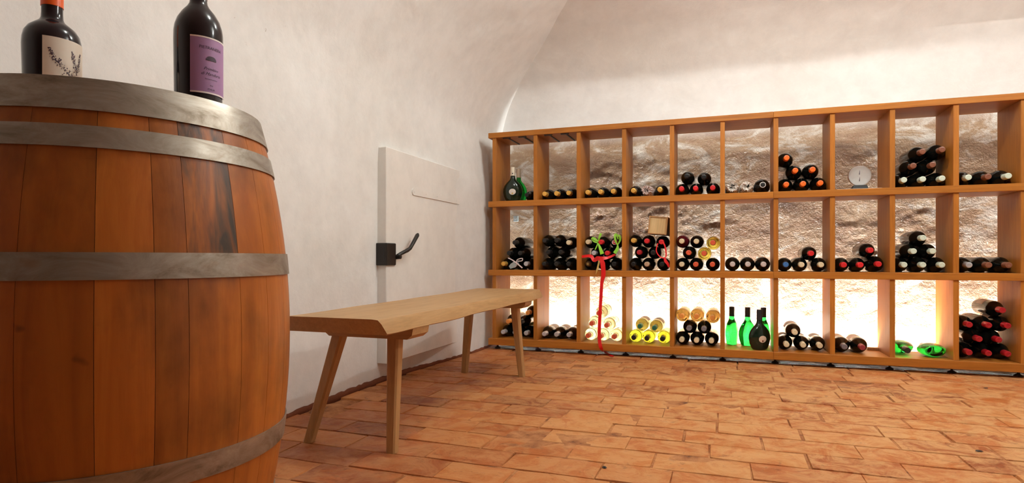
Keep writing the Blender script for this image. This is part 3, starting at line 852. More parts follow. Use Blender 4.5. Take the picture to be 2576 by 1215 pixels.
# ------------------------------------------------------------------ bottles lying in the shelves
BOTTLES = [
    (1, 1, -1.2741, 1.0536, 0.0412, 'dark', 'black', 0, ''),
    (1, 2, -1.1410, 1.0536, 0.0412, 'dark', 'gold', 0, 'left'),
    (1, 2, -1.0580, 1.0536, 0.0412, 'dark', 'gold', 0, 'central'),
    (1, 2, -0.9750, 1.0536, 0.0412, 'dark', 'gold', 0, 'right'),
    (1, 3, -0.8470, 1.0536, 0.0412, 'dark', 'gold', 0, 'left'),
    (1, 3, -0.7640, 1.0536, 0.0412, 'dark', 'gold', 0, 'central'),
    (1, 3, -0.6810, 1.0536, 0.0412, 'dark', 'gold', 0, 'right'),
    (1, 4, -0.5530, 1.0536, 0.0412, 'dark', 'gold', 0, 'left'),
    (1, 4, -0.3894, 1.0536, 0.0412, 'dark', 'gold', 0, 'right'),
    (1, 5, -0.2590, 1.0536, 0.0412, 'dark', 'red', 0, 'lower left'),
    (1, 5, -0.1760, 1.0536, 0.0412, 'dark', 'red', 0, 'lower central'),
    (1, 5, -0.0761, 1.0536, 0.0412, 'dark', 'red', 0, 'lower right'),
    (1, 5, -0.2273, 1.1303, 0.0412, 'dark', 'black', 0, 'upper left'),
    (1, 5, -0.1277, 1.1211, 0.0412, 'dark', 'black', 0, 'upper right'),
    (1, 6, 0.2048, 1.0584, 0.0460, 'dark', 'ring', 0, ''),
    (1, 7, 0.3320, 1.0566, 0.0442, 'dark', 'orange', 0, 'lowest left'),
    (1, 7, 0.4210, 1.0566, 0.0442, 'dark', 'orange', 0, 'lowest central'),
    (1, 7, 0.5100, 1.0566, 0.0442, 'dark', 'orange', 0, 'lowest right'),
    (1, 7, 0.3798, 1.1355, 0.0442, 'dark', 'orange', 0, 'middle left'),
    (1, 7, 0.4702, 1.1362, 0.0442, 'dark', 'orange', 0, 'middle right'),
    (1, 7, 0.3337, 1.2116, 0.0442, 'dark', 'orange', 0, 'highest'),
    (1, 9, 0.9235, 1.0559, 0.0435, 'dark', 'mint', 0, 'lowest left'),
    (1, 9, 1.0111, 1.0559, 0.0435, 'dark', 'mint', 0, 'lowest central'),
    (1, 9, 1.0987, 1.0559, 0.0435, 'dark', 'mint', 0, 'lowest right'),
    (1, 9, 0.9674, 1.1318, 0.0435, 'dark', 'brown', 0, 'middle left'),
    (1, 9, 1.0586, 1.1338, 0.0435, 'dark', 'brown', 0, 'middle right'),
    (1, 9, 1.0112, 1.2077, 0.0435, 'dark', 'brown', 0, 'highest left'),
    (1, 9, 1.0987, 1.2117, 0.0435, 'dark', 'brown', 0, 'highest right'),
    (1, 10, 1.2175, 1.0559, 0.0435, 'dark', 'mint', 0, 'left'),
    (1, 10, 1.3051, 1.0559, 0.0435, 'dark', 'brown', 0, 'central'),
    (1, 10, 1.3927, 1.0559, 0.0435, 'dark', 'mint', 0, 'right'),
    (2, 1, -1.4350, 0.5866, 0.0412, 'dark', 'gold', 0, 'lowest left'),
    (2, 1, -1.3520, 0.5866, 0.0412, 'dark', 'silver', 0, 'lowest central'),
    (2, 1, -1.2690, 0.5866, 0.0412, 'dark', 'silver', 0, 'lowest right'),
    (2, 1, -1.3942, 0.6589, 0.0412, 'dark', 'black', 0, 'middle left'),
    (2, 1, -1.3106, 0.6585, 0.0412, 'dark', 'black', 0, 'middle right'),
    (2, 1, -1.3521, 0.7304, 0.0412, 'dark', 'black', 0, 'highest'),
    (2, 2, -1.1410, 0.5866, 0.0412, 'dark', 'black', 0, 'lowest left'),
    (2, 2, -1.0580, 0.5866, 0.0412, 'dark', 'black', 0, 'lowest central'),
    (2, 2, -0.9750, 0.5866, 0.0412, 'dark', 'black', 0, 'lowest right'),
    (2, 2, -1.1127, 0.6646, 0.0412, 'dark', 'black', 0, 'middle left'),
    (2, 2, -1.0297, 0.6646, 0.0412, 'dark', 'black', 0, 'middle right'),
    (2, 2, -1.1410, 0.7427, 0.0412, 'dark', 'black', 1, 'highest left'),
    (2, 2, -1.0580, 0.7427, 0.0412, 'dark', 'black', 0, 'highest central'),
    (2, 2, -0.9749, 0.7269, 0.0412, 'dark', 'cream', 0, 'highest right'),
    (2, 3, -0.8470, 0.5866, 0.0412, 'dark', 'bronze', 0, 'lowest left'),
    (2, 3, -0.7640, 0.5866, 0.0412, 'dark', 'black', 0, 'lowest central'),
    (2, 3, -0.6763, 0.5866, 0.0412, 'dark', 'black', 0, 'lowest right'),
    (2, 3, -0.8056, 0.6585, 0.0412, 'dark', 'silver', 0, 'middle left'),
    (2, 3, -0.7201, 0.6571, 0.0412, 'dark', 'red', 0, 'middle right'),
    (2, 3, -0.8470, 0.7304, 0.0412, 'dark', 'cream', 0, 'highest left'),
    (2, 3, -0.7616, 0.7289, 0.0412, 'dark', 'red', 0, 'highest central'),
    (2, 3, -0.6746, 0.7265, 0.0412, 'dark', 'badge', 0, 'highest right'),
    (2, 4, -0.5530, 0.5866, 0.0412, 'dark', 'black', 0, 'lowest left'),
    (2, 4, -0.4700, 0.5866, 0.0412, 'dark', 'tan', 0, 'lowest central'),
    (2, 4, -0.3773, 0.5866, 0.0412, 'dark', 'black', 0, 'lowest right'),
    (2, 4, -0.5175, 0.6616, 0.0412, 'dark', 'crimson', 0, 'middle left'),
    (2, 4, -0.4304, 0.6596, 0.0412, 'dark', 'black', 0, 'middle right'),
    (2, 4, -0.5530, 0.7366, 0.0412, 'dark', 'gold', 0, 'highest left'),
    (2, 4, -0.4701, 0.7325, 0.0412, 'dark', 'red', 0, 'highest central'),
    (2, 4, -0.3808, 0.7261, 0.0412, 'dark', 'red', 0, 'highest right'),
    (2, 5, -0.2590, 0.5866, 0.0412, 'dark', 'cream', 0, 'lowest left'),
    (2, 5, -0.1754, 0.5866, 0.0412, 'dark', 'coral', 0, 'lowest central'),
    (2, 5, -0.0779, 0.5866, 0.0412, 'dark', 'coral', 0, 'lowest right'),
    (2, 5, -0.2172, 0.6583, 0.0412, 'dark', 'coral', 0, 'middle left'),
    (2, 5, -0.1267, 0.6538, 0.0412, 'yellow', 'coral', 0, 'middle right'),
    (2, 5, -0.2590, 0.7301, 0.0412, 'rose', 'cream', 0, 'highest left'),
    (2, 5, -0.1722, 0.7280, 0.0412, 'dark', 'cream', 0, 'highest central'),
    (2, 5, -0.0750, 0.7187, 0.0412, 'yellow', 'coral', 0, 'highest right'),
    (2, 6, 0.0366, 0.5882, 0.0428, 'dark', 'pearl', 1, 'left'),
    (2, 6, 0.1228, 0.5882, 0.0428, 'dark', 'pearl', 1, 'central'),
    (2, 6, 0.2090, 0.5882, 0.0428, 'dark', 'pearl', 1, 'right'),
    (2, 7, 0.3290, 0.5866, 0.0412, 'dark', 'blue', 0, 'lower left'),
    (2, 7, 0.4120, 0.5866, 0.0412, 'dark', 'cream', 1, 'lower central'),
    (2, 7, 0.5130, 0.5866, 0.0412, 'dark', 'cream', 1, 'lower right'),
    (2, 7, 0.4625, 0.6525, 0.0412, 'dark', 'red', 0, 'upper'),
    (2, 8, 0.6296, 0.5866, 0.0412, 'dark', 'red', 0, 'lower left'),
    (2, 8, 0.7126, 0.5866, 0.0412, 'dark', 'red', 0, 'lower central'),
    (2, 8, 0.8022, 0.5914, 0.0460, 'dark', 'red', 0, 'lower right'),
    (2, 8, 0.7614, 0.6691, 0.0412, 'dark', 'red', 0, 'upper'),
    (2, 9, 0.9252, 0.5879, 0.0425, 'dark', 'mint', 1, 'lowest left'),
    (2, 9, 1.0108, 0.5879, 0.0425, 'dark', 'mint', 1, 'lowest central'),
    (2, 9, 1.0997, 0.5879, 0.0425, 'dark', 'mint', 1, 'lowest right'),
    (2, 9, 0.9668, 0.6627, 0.0425, 'dark', 'mint', 1, 'middle left'),
    (2, 9, 1.0578, 0.6625, 0.0425, 'dark', 'mint', 1, 'middle right'),
    (2, 9, 1.0124, 0.7351, 0.0425, 'dark', 'mint', 1, 'highest'),
    (2, 10, 1.2225, 0.5879, 0.0425, 'dark', 'silver', 0, 'left'),
    (2, 10, 1.3081, 0.5879, 0.0425, 'dark', 'brown', 0, 'central'),
    (2, 10, 1.3937, 0.5879, 0.0425, 'dark', 'brown', 0, 'right'),
    (3, 1, -1.4350, 0.1196, 0.0412, 'dark', 'silver', 2, 'lowest left'),
    (3, 1, -1.3520, 0.1196, 0.0412, 'dark', 'silver', 2, 'lowest central'),
    (3, 1, -1.2690, 0.1196, 0.0412, 'dark', 'silver', 2, 'lowest right'),
    (3, 1, -1.3983, 0.1940, 0.0412, 'dark', 'amber', 0, 'middle left'),
    (3, 1, -1.3106, 0.1915, 0.0412, 'dark', 'black', 0, 'middle right'),
    (3, 1, -1.2589, 0.2564, 0.0412, 'dark', 'amber', 0, 'highest'),
    (3, 2, -1.1410, 0.1196, 0.0412, 'dark', 'silver', 1, 'left'),
    (3, 2, -1.0580, 0.1196, 0.0412, 'dark', 'silver', 1, 'central'),
    (3, 2, -0.9750, 0.1196, 0.0412, 'dark', 'silver', 1, 'right'),
    (3, 3, -0.8470, 0.1196, 0.0412, 'pale', 'coral', 0, 'lowest left'),
    (3, 3, -0.7640, 0.1196, 0.0412, 'pale', 'coral', 0, 'lowest central'),
    (3, 3, -0.6779, 0.1196, 0.0412, 'pale', 'coral', 0, 'lowest right'),
    (3, 3, -0.8234, 0.1992, 0.0412, 'pale', 'coral', 0, 'middle left'),
    (3, 3, -0.7239, 0.1923, 0.0412, 'pale', 'coral', 0, 'middle right'),
    (3, 3, -0.7772, 0.2681, 0.0412, 'pale', 'coral', 0, 'highest'),
    (3, 4, -0.5530, 0.1196, 0.0412, 'lime', 'black', 0, 'lower left'),
    (3, 4, -0.4700, 0.1196, 0.0412, 'lime', 'black', 0, 'lower central'),
    (3, 4, -0.3748, 0.1196, 0.0412, 'lime', 'black', 0, 'lower right'),
    (3, 4, -0.5143, 0.1930, 0.0412, 'olive', 'green', 1, 'upper left'),
    (3, 4, -0.4225, 0.1876, 0.0412, 'olive', 'green', 1, 'upper right'),
    (3, 5, -0.2582, 0.1204, 0.0420, 'dark', 'cream', 0, 'lowest left'),
    (3, 5, -0.1710, 0.1204, 0.0420, 'dark', 'cream', 0, 'lowest central'),
    (3, 5, -0.0843, 0.1204, 0.0420, 'dark', 'cream', 0, 'lowest right'),
    (3, 5, -0.2146, 0.1929, 0.0420, 'dark', 'grey', 0, 'middle left'),
    (3, 5, -0.1276, 0.1931, 0.0420, 'dark', 'grey', 0, 'middle right'),
    (3, 5, -0.2582, 0.2654, 0.0420, 'honey', 'amber', 0, 'highest left'),
    (3, 5, -0.1713, 0.2655, 0.0420, 'honey', 'amber', 0, 'highest central'),
    (3, 5, -0.0769, 0.2607, 0.0420, 'honey', 'amber', 0, 'highest right'),
    (3, 7, 0.3322, 0.1206, 0.0422, 'dark', 'cream', 1, 'lower left'),
    (3, 7, 0.4214, 0.1206, 0.0422, 'dark', 'cream', 1, 'lower central'),
    (3, 7, 0.5085, 0.1206, 0.0422, 'dark', 'cream', 1, 'lower right'),
    (3, 7, 0.3768, 0.1930, 0.0422, 'dark', 'cream', 1, 'upper'),
    (3, 8, 0.6319, 0.1224, 0.0440, 'dark', 'grey', 1, 'left'),
    (3, 8, 0.7220, 0.1224, 0.0440, 'dark', 'maroon', 1, 'right'),
    (3, 10, 1.2225, 0.1209, 0.0425, 'dark', 'crimson', 1, 'lowest left'),
    (3, 10, 1.3081, 0.1209, 0.0425, 'dark', 'crimson', 1, 'lowest central'),
    (3, 10, 1.3937, 0.1209, 0.0425, 'dark', 'crimson', 1, 'lowest right'),
    (3, 10, 1.2654, 0.1951, 0.0425, 'dark', 'crimson', 1, 'second left'),
    (3, 10, 1.3510, 0.1951, 0.0425, 'dark', 'crimson', 1, 'second right'),
    (3, 10, 1.2225, 0.2692, 0.0425, 'dark', 'crimson', 1, 'third left'),
    (3, 10, 1.3081, 0.2693, 0.0425, 'dark', 'crimson', 1, 'third central'),
    (3, 10, 1.3937, 0.2693, 0.0425, 'dark', 'crimson', 1, 'third right'),
    (3, 10, 1.3673, 0.3507, 0.0425, 'dark', 'crimson', 1, 'highest'),
]
ORD = 'zero first second third fourth fifth sixth seventh eighth ninth tenth'.split()
ROWN = {1: 'top', 2: 'middle', 3: 'bottom'}
GW = {'dark': 'dark', 'yellow': 'yellow glass', 'rose': 'dark red', 'pale': 'pale green', 'lime': 'yellow green', 'olive': 'olive', 'honey': 'amber'}
CW = {'mint': 'pale green', 'ring': 'black ringed', 'badge': 'red and white', 'pearl': 'pale grey', 'bronze': 'bronze', 'coral': 'orange red', 'crimson': 'dark red', 'amber': 'orange', 'maroon': 'dark red'}
_cache = {}
def cached(key, fn):
    if key not in _cache: _cache[key] = fn()
    return _cache[key]
def body_prof(r):
    return [(0, 0.012), (r * 0.55, 0.006), (r * 0.82, 0.0), (r * 0.96, 0.003), (r, 0.012), (r, 0.188), (r * 0.975, 0.200), (r * 0.89, 0.211), (r * 0.73, 0.2215), (r * 0.55, 0.231), (0.0175, 0.241), (0.0150, 0.251), (0.0145, 0.262), (0.0145, 0.298), (0, 0.299)]
CAPP = [(0.0152, 0.2495), (0.0160, 0.250), (0.0156, 0.262), (0.0156, 0.297), (0.0148, 0.3015), (0.0085, 0.3030), (0.0075, 0.3018), (0, 0.3018)]
def lying(loc_x, axis_z, r, gk, ck, lab, base_y, yaw=0.0, roll=0.0, pitch=0.0):
    o = empty('wine_bottle', (loc_x, base_y, axis_z))
    o.rotation_euler = (Matrix.Rotation(yaw, 4, 'Z') @ Matrix.Rotation(math.pi / 2 + pitch, 4, 'X') @ Matrix.Rotation(roll, 4, 'Z')).to_euler()
    key = (round(r, 4), gk)
    link('glass_body', cached(('g',) + key, lambda: lathe_me('glass_body', body_prof(r), GL[gk], 28)), o)
    cp = link('capsule', cached(('c', ck), lambda: lathe_me('capsule', CAPP, CAP[ck], 20)), o)
    if lab == 1:
        link('label', cached(('l', round(r, 4)), lambda: band_me('label', r + 0.0001, 0.0004, 0.045, 0.140, math.pi / 2, math.radians(58), M['paper'], 18)), o)
    elif lab == 2:
        link('label', cached(('y', round(r, 4)), lambda: band_me('label', r + 0.0001, 0.0004, 0.060, 0.182, math.pi / 2, math.radians(95), M['yellow_paper'], 18)), o)
    if ck == 'ring':
        link('cap_ring', cached('ring', lambda: lathe_me('cap_ring', [(0.0152, 0.2995), (0.0168, 0.2995), (0.0168, 0.3030), (0.0140, 0.3032), (0.0140, 0.3015), (0.0152, 0.2995)], M['white_edge'], 20)), cp)
    if ck == 'badge':
        link('cap_bar', cached('bar', lambda: box_me('cap_bar', -0.008, 0.008, -0.0025, 0.0025, 0.3018, 0.3036, M['white_edge'])), cp)
        link('cap_ring', cached('ringb', lambda: lathe_me('cap_ring', [(0.0125, 0.3005), (0.0152, 0.3005), (0.0152, 0.3035), (0.0125, 0.3035), (0.0125, 0.3005)], M['white_edge'], 20)), cp)
    if ck == 'bronze':
        vs_, fs_ = [], []
        for i in range(8):
            a = 2 * math.pi * i / 8; n0 = len(vs_)
            for rr_, da in ((0.002, -0.5), (0.0075, -0.12), (0.009, 0), (0.0075, 0.12), (0.002, 0.5)): vs_.append((rr_ * math.cos(a + da), rr_ * math.sin(a + da), 0.3036))
            fs_.append(tuple(range(n0, n0 + 5)))
        link('cap_star', cached('star', lambda: mesh('cap_star', vs_, fs_, False, M['gold_print'])), cp)
    return o
rnd = random.Random(19)
BY = {}
for (row, colm, x, z, r, gk, ck, lab, pos) in BOTTLES:
    setback = rnd.uniform(-0.006, 0.008)
    if row == 1 and colm == 1: setback = 0.03
    big = ck in ('red',) and (row, colm) == (2, 4)
    o = lying(x, z, r, gk, ck, lab, 4.128 + setback, 0.0, rnd.uniform(-0.35, 0.35))
    txt = '%s bottle with %s cap%s, %s compartment from left in %s row' % (GW[gk], CW.get(ck, ck), (', ' + pos) if pos else ', lying', ORD[colm], ROWN[row])
    tag(o, txt, 'bottle', 'bottles lying in %s row, %s compartment' % (ROWN[row], ORD[colm]))
    BY.setdefault((row, colm), []).append(o)

# flagon-shaped green bottles
BKP = [(0, 0.004), (0.028, 0.0), (0.038, 0.003), (0.044, 0.012), (0.053, 0.036), (0.0585, 0.066), (0.0575, 0.088), (0.0505, 0.111), (0.0375, 0.131), (0.0255, 0.146), (0.0185, 0.158), (0.0158, 0.170), (0.0150, 0.182), (0.0150, 0.234), (0, 0.235)]
BKP = [(r_ * (1.0 + 0.14 * min(1, max(0, (r_ - 0.0185) / 0.02))), z_) for r_, z_ in BKP]
BKC = [(0.0152, 0.1785), (0.0168, 0.179), (0.0160, 0.190), (0.0160, 0.236), (0.0150, 0.2385), (0, 0.2385)]
def flat_lathe(name, prof, mat, segs=30):
    """round neck, flattened belly"""
    me = lathe_me(name, prof, mat, segs)
    for v in me.vertices:
        rr_ = math.hypot(v.co.x, v.co.y)
        k = 1.0 if rr_ < 0.017 else max(0.56, 1.0 - (rr_ - 0.017) / 0.0415 * 0.48)
        v.co.y *= k
    return me
def flagon(loc, rz, gmat, cmat, label, oval=None, group=None):
    o = empty('flagon_bottle', loc, (0, 0, rz))
    tag(o, label, 'bottle', group)
    link('glass_body', cached(('fb', gmat.name), lambda: flat_lathe('glass_body', BKP, gmat)), o)
    link('capsule', cached(('fc', cmat.name), lambda: lathe_me('capsule', BKC, cmat, 24)), o)
    if oval:
        # oval label hugging the belly
        n_, vs_, fs_ = 28, [], []
        def surf(x, z):
            rr_ = float(np.interp(z, [p_[1] for p_ in BKP[2:]], [p_[0] for p_ in BKP[2:]]))
            k = max(0.56, 1.0 - (rr_ - 0.017) / 0.0415 * 0.48)
            return -k * math.sqrt(max(rr_ * rr_ - x * x, 1e-6)) - 0.0006
        for ring in range(4):
            q = (3 - ring) / 3
            for i in range(n_):
                a = 2 * math.pi * i / n_
                xx, zz = 0.0235 * q * math.cos(a), 0.066 + 0.0205 * q * math.sin(a)
                vs_.append((xx, surf(xx, zz), zz))
        for ring in range(3):
            for i in range(n_): fs_.append((ring * n_ + i, ring * n_ + (i + 1) % n_, (ring + 1) * n_ + (i + 1) % n_, (ring + 1) * n_ + i))
        lo = link('label', mesh('label', vs_, fs_, True, M[oval[0]]), o)
        link('label_emblem', mesh('label_emblem', [(x_, surf(x_, z_) - 0.0006, z_) for x_, z_ in ((-0.0045, 0.050), (0.0045, 0.050), (0.0055, 0.056), (0.003, 0.0605), (-0.003, 0.0605), (-0.0055, 0.056))], [tuple(range(6))], False, M[oval[1]]), lo)
        for zz, w_ in ((0.0795, 0.008), (0.0745, 0.006)):
            link('label_text', mesh('label_text', [(x_, surf(x_, z_) - 0.0006, z_) for x_, z_ in ((-w_, zz), (0, zz), (w_, zz), (w_, zz + 0.0008), (0, zz + 0.0008), (-w_, zz + 0.0008))], [tuple(range(6))], False, M['beige_label']), lo)
        bk = link('cap_mark', box_me('cap_mark', -0.004, 0.003, -0.0168, -0.0155, 0.190, 0.198, M['ink']), o)
    return o
CREAMCAP = simple('cream_screw_cap', (0.80, 0.70, 0.54), 0.45)
DARKCAP = simple('dark_screw_cap', (0.022, 0.018, 0.020), 0.4)
p_ = at(1290, 500, 3.885)
flagon((p_.x, 3.885, 1.0125), math.radians(15), GL['darkgreen'], CREAMCAP, 'dark green flagon bottle with cream cap and white oval label, top row', ('paper', 'gold_print'), 'flagon bottles in the top row')
p_ = at(1305, 500, 3.985)
flagon((p_.x, 3.985, 1.0125), math.radians(48), GL['midgreen'], CREAMCAP, 'green flagon bottle with cream cap half hidden behind the labelled one', None, 'flagon bottles in the top row')
for (px_, yy, rz, gm, lab_, ov) in ((0.0345, 4.035, 76, 'green', 'bright green flagon bottle at the left in the bottom row', None),
                                    (0.1270, 4.020, 46, 'green', 'bright green flagon bottle in the middle, bottom row beside the dark flagon', None),
                                    (0.2190, 4.030, 78, 'green', 'bright green flagon bottle hidden behind the dark labelled flagon', None),
                                    (0.1880, 3.862, 27, 'darkgreen', 'dark green flagon bottle with beige oval label at front, bottom row', ('beige_label', 'footing'))):
    flagon((px_, yy, 0.0785), math.radians(rz), GL[gm], DARKCAP, lab_, ov, 'flagon bottles standing in the bottom row')
# two flagons lying flat
p_ = at(2279, 880, 3.84)
o = flagon((0, 0, 0), 0, GL['midgreen'], DARKCAP, 'green flagon bottle lying flat with its dark cap towards the room', None, 'flagon bottles lying flat in the bottom row')
o.matrix_basis = Matrix.Translation((0.9425, 4.075, 0.078 + 0.0375)) @ Matrix.Rotation(math.pi / 2, 4, 'X')
p_ = at(2347, 884, 3.90)
o = flagon((0, 0, 0), 0, GL['midgreen'], DARKCAP, 'green flagon bottle lying flat on its side with its base towards the room', None, 'flagon bottles lying flat in the bottom row')
o.matrix_basis = Matrix.Translation((1.0752, 3.850, 0.078 + 0.0375)) @ Matrix.Rotation(-math.pi / 2, 4, 'X')

# bottles wrapped in tissue
def wrapped(name, x, z, r, yaw, pitch, label, seed, ybase, mat, pinkneck=False):
    o = empty(name, (x, ybase, z))
    o.rotation_euler = (Matrix.Rotation(yaw, 4, 'Z') @ Matrix.Rotation(math.pi / 2 + pitch, 4, 'X')).to_euler()
    tag(o, label, 'bottle', 'bottles wrapped in tissue paper')
    link('glass_body', cached(('gw', round(r, 4)), lambda: lathe_me('glass_body', body_prof(r - 0.004), M['dark_glass'], 24)), o)
    rw = random.Random(seed)
    prof = [(r * 0.9, 0.0), (r, 0.02), (r, 0.10), (r, 0.17), (r * 0.97, 0.198), (r * 0.85, 0.218), (r * 0.66, 0.238), (r * 0.55, 0.255), (r * 0.52, 0.27), (r * 0.60, 0.29), (r * 0.74, 0.306), (r * 0.50, 0.300), (r * 0.18, 0.297)]
    n_, vs_, fs_ = 36, [], []
    for k_, (rr_, zz) in enumerate(prof):
        amp = 0.0016 if k_ < 4 else 0.004
        for i in range(n_):
            a = 2 * math.pi * i / n_
            q = rr_ + min(0, rw.gauss(0, amp)) + (0.0045 * math.sin(i * 2.9 + seed) if k_ > 5 else 0)
            vs_.append((q * math.cos(a), q * math.sin(a), zz + (rw.uniform(-0.010, 0.008) if k_ >= len(prof) - 3 else 0)))
    for k_ in range(len(prof) - 1):
        for i in range(n_): fs_.append((k_ * n_ + i, k_ * n_ + (i + 1) % n_, (k_ + 1) * n_ + (i + 1) % n_, (k_ + 1) * n_ + i))
    fs_.append(tuple(range(n_))); fs_.append(tuple(range((len(prof) - 1) * n_, len(prof) * n_)))
    link('paper_wrap', mesh('paper_wrap', vs_, fs_, False, mat), o)
    return o
PINK = simple('pinkish_tissue', (0.72, 0.58, 0.54), 0.85)
wrapped('wrapped_bottle', -0.4715, 1.0520, 0.0388, 0, 0, 'bottle wrapped in pinkish paper between two gold capped bottles', 3, 4.112, PINK)
wrapped('wrapped_bottle', 0.0350, 1.0530, 0.0400, 0, 0, 'bottle in crumpled white tissue nearest the divider, sixth compartment', 5, 4.115, M['tissue'])
wrapped('wrapped_bottle', 0.1172, 1.0530, 0.0400, 0, 0, 'bottle in white tissue lying beside the black ringed cap bottle', 8, 4.120, M['tissue'])

# glass ball on a dark stand
gp = at(2162, 468, 3.90)
globe = empty('glass_globe', (gp.x, 3.90, 1.0125))
tag(globe, 'round glass ball with white dial on a dark stand, top row', 'ornament')
link('plate', box_me('plate', -0.125, 0.098, -0.07, 0.06, 0.0, 0.004, simple('white_plate', (0.74, 0.66, 0.58), 0.5), 0.001), globe)
vs = []
for z, a, b in ((0.0042, 0.041, 0.030), (0.028, 0.033, 0.024)): vs += [(-a, -b, z), (a, -b, z), (a, b, z), (-a, b, z)]
link('stand', mesh('stand', vs, [(0, 1, 2, 3), (4, 5, 6, 7), (0, 1, 5, 4), (1, 2, 6, 5), (2, 3, 7, 6), (3, 0, 4, 7)], False, M['black_plastic']), globe)
cr = 0.060
ball = link('ball', lathe_me('ball', [(cr * math.sin(math.pi * i / 20), 0.084 - cr * math.cos(math.pi * i / 20) * 0.97) for i in range(21)], M['clear'], 40), globe)
dial = link('dial', lathe_me('dial', [(0, -0.0015), (0.0500, -0.0015), (0.0500, 0.0015), (0, 0.0015)], simple('white_dial', (0.86, 0.83, 0.80), 0.5), 36), ball)
dial.rotation_euler = (math.radians(90), 0, math.radians(8)); dial.location = (0, 0.004, 0.085)
for za, zb in ((0.004, 0.020), (-0.022, -0.006)):
    hand = link('hand', tube_me('hand', [(0.0, za, 0.0022), (0.001, zb, 0.0022)], [0.0016, 0.0004], M['ink'], 6), dial)

# wooden wine box lying across the bottles of the fourth compartment
tops = sorted([(o.location.z, o.location.x) for o in BY[(2, 4)]])[-3:]
bx = at(1653, 567, 3.86)
BXW, BXH = 0.116, 0.112
wbx = empty('wine_box', (bx.x + 0.001, 3.845, 0.0))
tag(wbx, 'small pale wooden wine box tilted on top of the red capped bottles', 'box')
wbx.rotation_euler = (0, math.radians(5.5), 0)
wbx.location.z = bx.z - BXH / 2
w2, t_ = BXW / 2, 0.008
link('side_panel', box_me('side_panel', -w2, -w2 + t_, 0, 0.24, 0, BXH, M['box_edge'], 0.0008), wbx)
link('side_panel', box_me('side_panel', w2 - 0.013, w2, 0, 0.24, 0, BXH, M['box_edge'], 0.0008), wbx)
link('bottom_panel', box_me('bottom_panel', -w2 + t_, w2 - 0.013, 0, 0.24, 0, 0.006, M['box_edge'], 0.0008), wbx)
link('lid', box_me('lid', -w2 + t_, w2 - 0.013, -0.002, 0.24, BXH - 0.007, BXH - 0.001, M['box_edge'], 0.0008), wbx)
link('end_panel', box_me('end_panel', -w2 + t_, w2 - 0.013, 0.003, 0.011, 0.006, BXH - 0.007, M['box_wood'], 0.0005), wbx)
link('end_panel', box_me('end_panel', -w2 + t_, w2 - 0.013, 0.229, 0.238, 0.006, BXH - 0.007, M['box_wood'], 0.0005), wbx)

# thin wood strip left at the back of the eighth bottom compartment
p0, p1 = at(2180, 872, 4.07), at(2214, 872, 4.07)
tag(box('wood_strip', p0.x, p1.x, 4.055, 4.085, 0.0782, 0.0935, M['box_edge'], None, 0.001), 'thin wood strip lying at the back beside the dark red capped bottle', 'wood strip')

# socket on the wall seen through the first middle compartment
sp = at(1296, 550, 4.265)
sk = empty('wall_socket', (sp.x, 4.282, sp.z))
tag(sk, 'small grey metal socket on the wall behind the first middle compartment', 'socket')
link('cover_plate', box_me('cover_plate', -0.018, 0.018, -0.008, 0.012, -0.022, 0.022, M['tag'], 0.002), sk)
link('socket_hook', tube_me('socket_hook', [(-0.008, -0.010, 0.002), (-0.002, -0.014, -0.006), (0.006, -0.012, -0.004), (0.009, -0.010, 0.004)], [0.002] * 4, M['steel'], 8), sk)

# ------------------------------------------------------------------ ribbons
FY = D0 - 0.010
nY = (0, -1, 0)
a_ = lambda px, py, yy: at(px, py, yy)
rib = empty('red_ribbon', tuple(a_(1513, 870, FY)))
tag(rib, 'long red satin ribbon hanging from the middle row down to the floor', 'ribbon')
ri_ = Matrix.Translation(-Vector(rib.location))
def rp(o): o.matrix_parent_inverse = ri_; return o
fpt = lambda px, py: (lambda d: Vector((d[0], d[1], 0.004)))(((lambda u, v: (lambda t: ((C_ * u - S_) * t, (S_ * u + C_) * t))((0.004 - EYE) / v))((px - 1288) / F_PX, (HORIZON - py) / F_PX)))
end0, end1 = fpt(1522, 886), fpt(1541, 897)
rp(link('ribbon_tail', ribbon_me('ribbon_tail', [a_(1510, 652, FY - 0.004), a_(1516, 662, FY - 0.008), a_(1518, 690, FY - 0.006), a_(1514, 712, FY - 0.004), a_(1511, 760, FY - 0.004), a_(1508, 820, FY - 0.006), a_(1508, 855, FY - 0.006), a_(1513, 878, FY - 0.008), (end0.x, end0.y, 0.006), (end1.x, end1.y, 0.005)],
     [0.020, 0.030, 0.028, 0.020, 0.020, 0.021, 0.023, 0.022, 0.018, 0.020], [nY, nY, nY, nY, (0.3, -1, 0), nY, (-0.2, -1, 0), nY, (0, -0.5, 1), (0, 0, 1)], M['red_ribbon']), rib))
rp(link('ribbon_swag', ribbon_me('ribbon_swag', [a_(1462, 646, 3.845), a_(1486, 644, 3.825), a_(1494, 655, 3.815), a_(1503, 650, 3.805), a_(1512, 650, 3.80), a_(1530, 648, 3.82), a_(1548, 640, 3.84)],
     [0.018, 0.022, 0.020, 0.028, 0.024, 0.018, 0.016], [(0, -1, 0.6), (0, -1, 0.5), (0.3, -1, 0.2), nY, nY, (0, -1, 0.6), (0, -1, 0.8)], M['red_ribbon']), rib))
rp(link('ribbon_end', ribbon_me('ribbon_end', [a_(1508, 655, 3.80), a_(1503, 676, FY - 0.002), a_(1499, 690, FY - 0.003)], [0.012, 0.010, 0.003], [nY, nY, nY], M['gold_print']), rib))

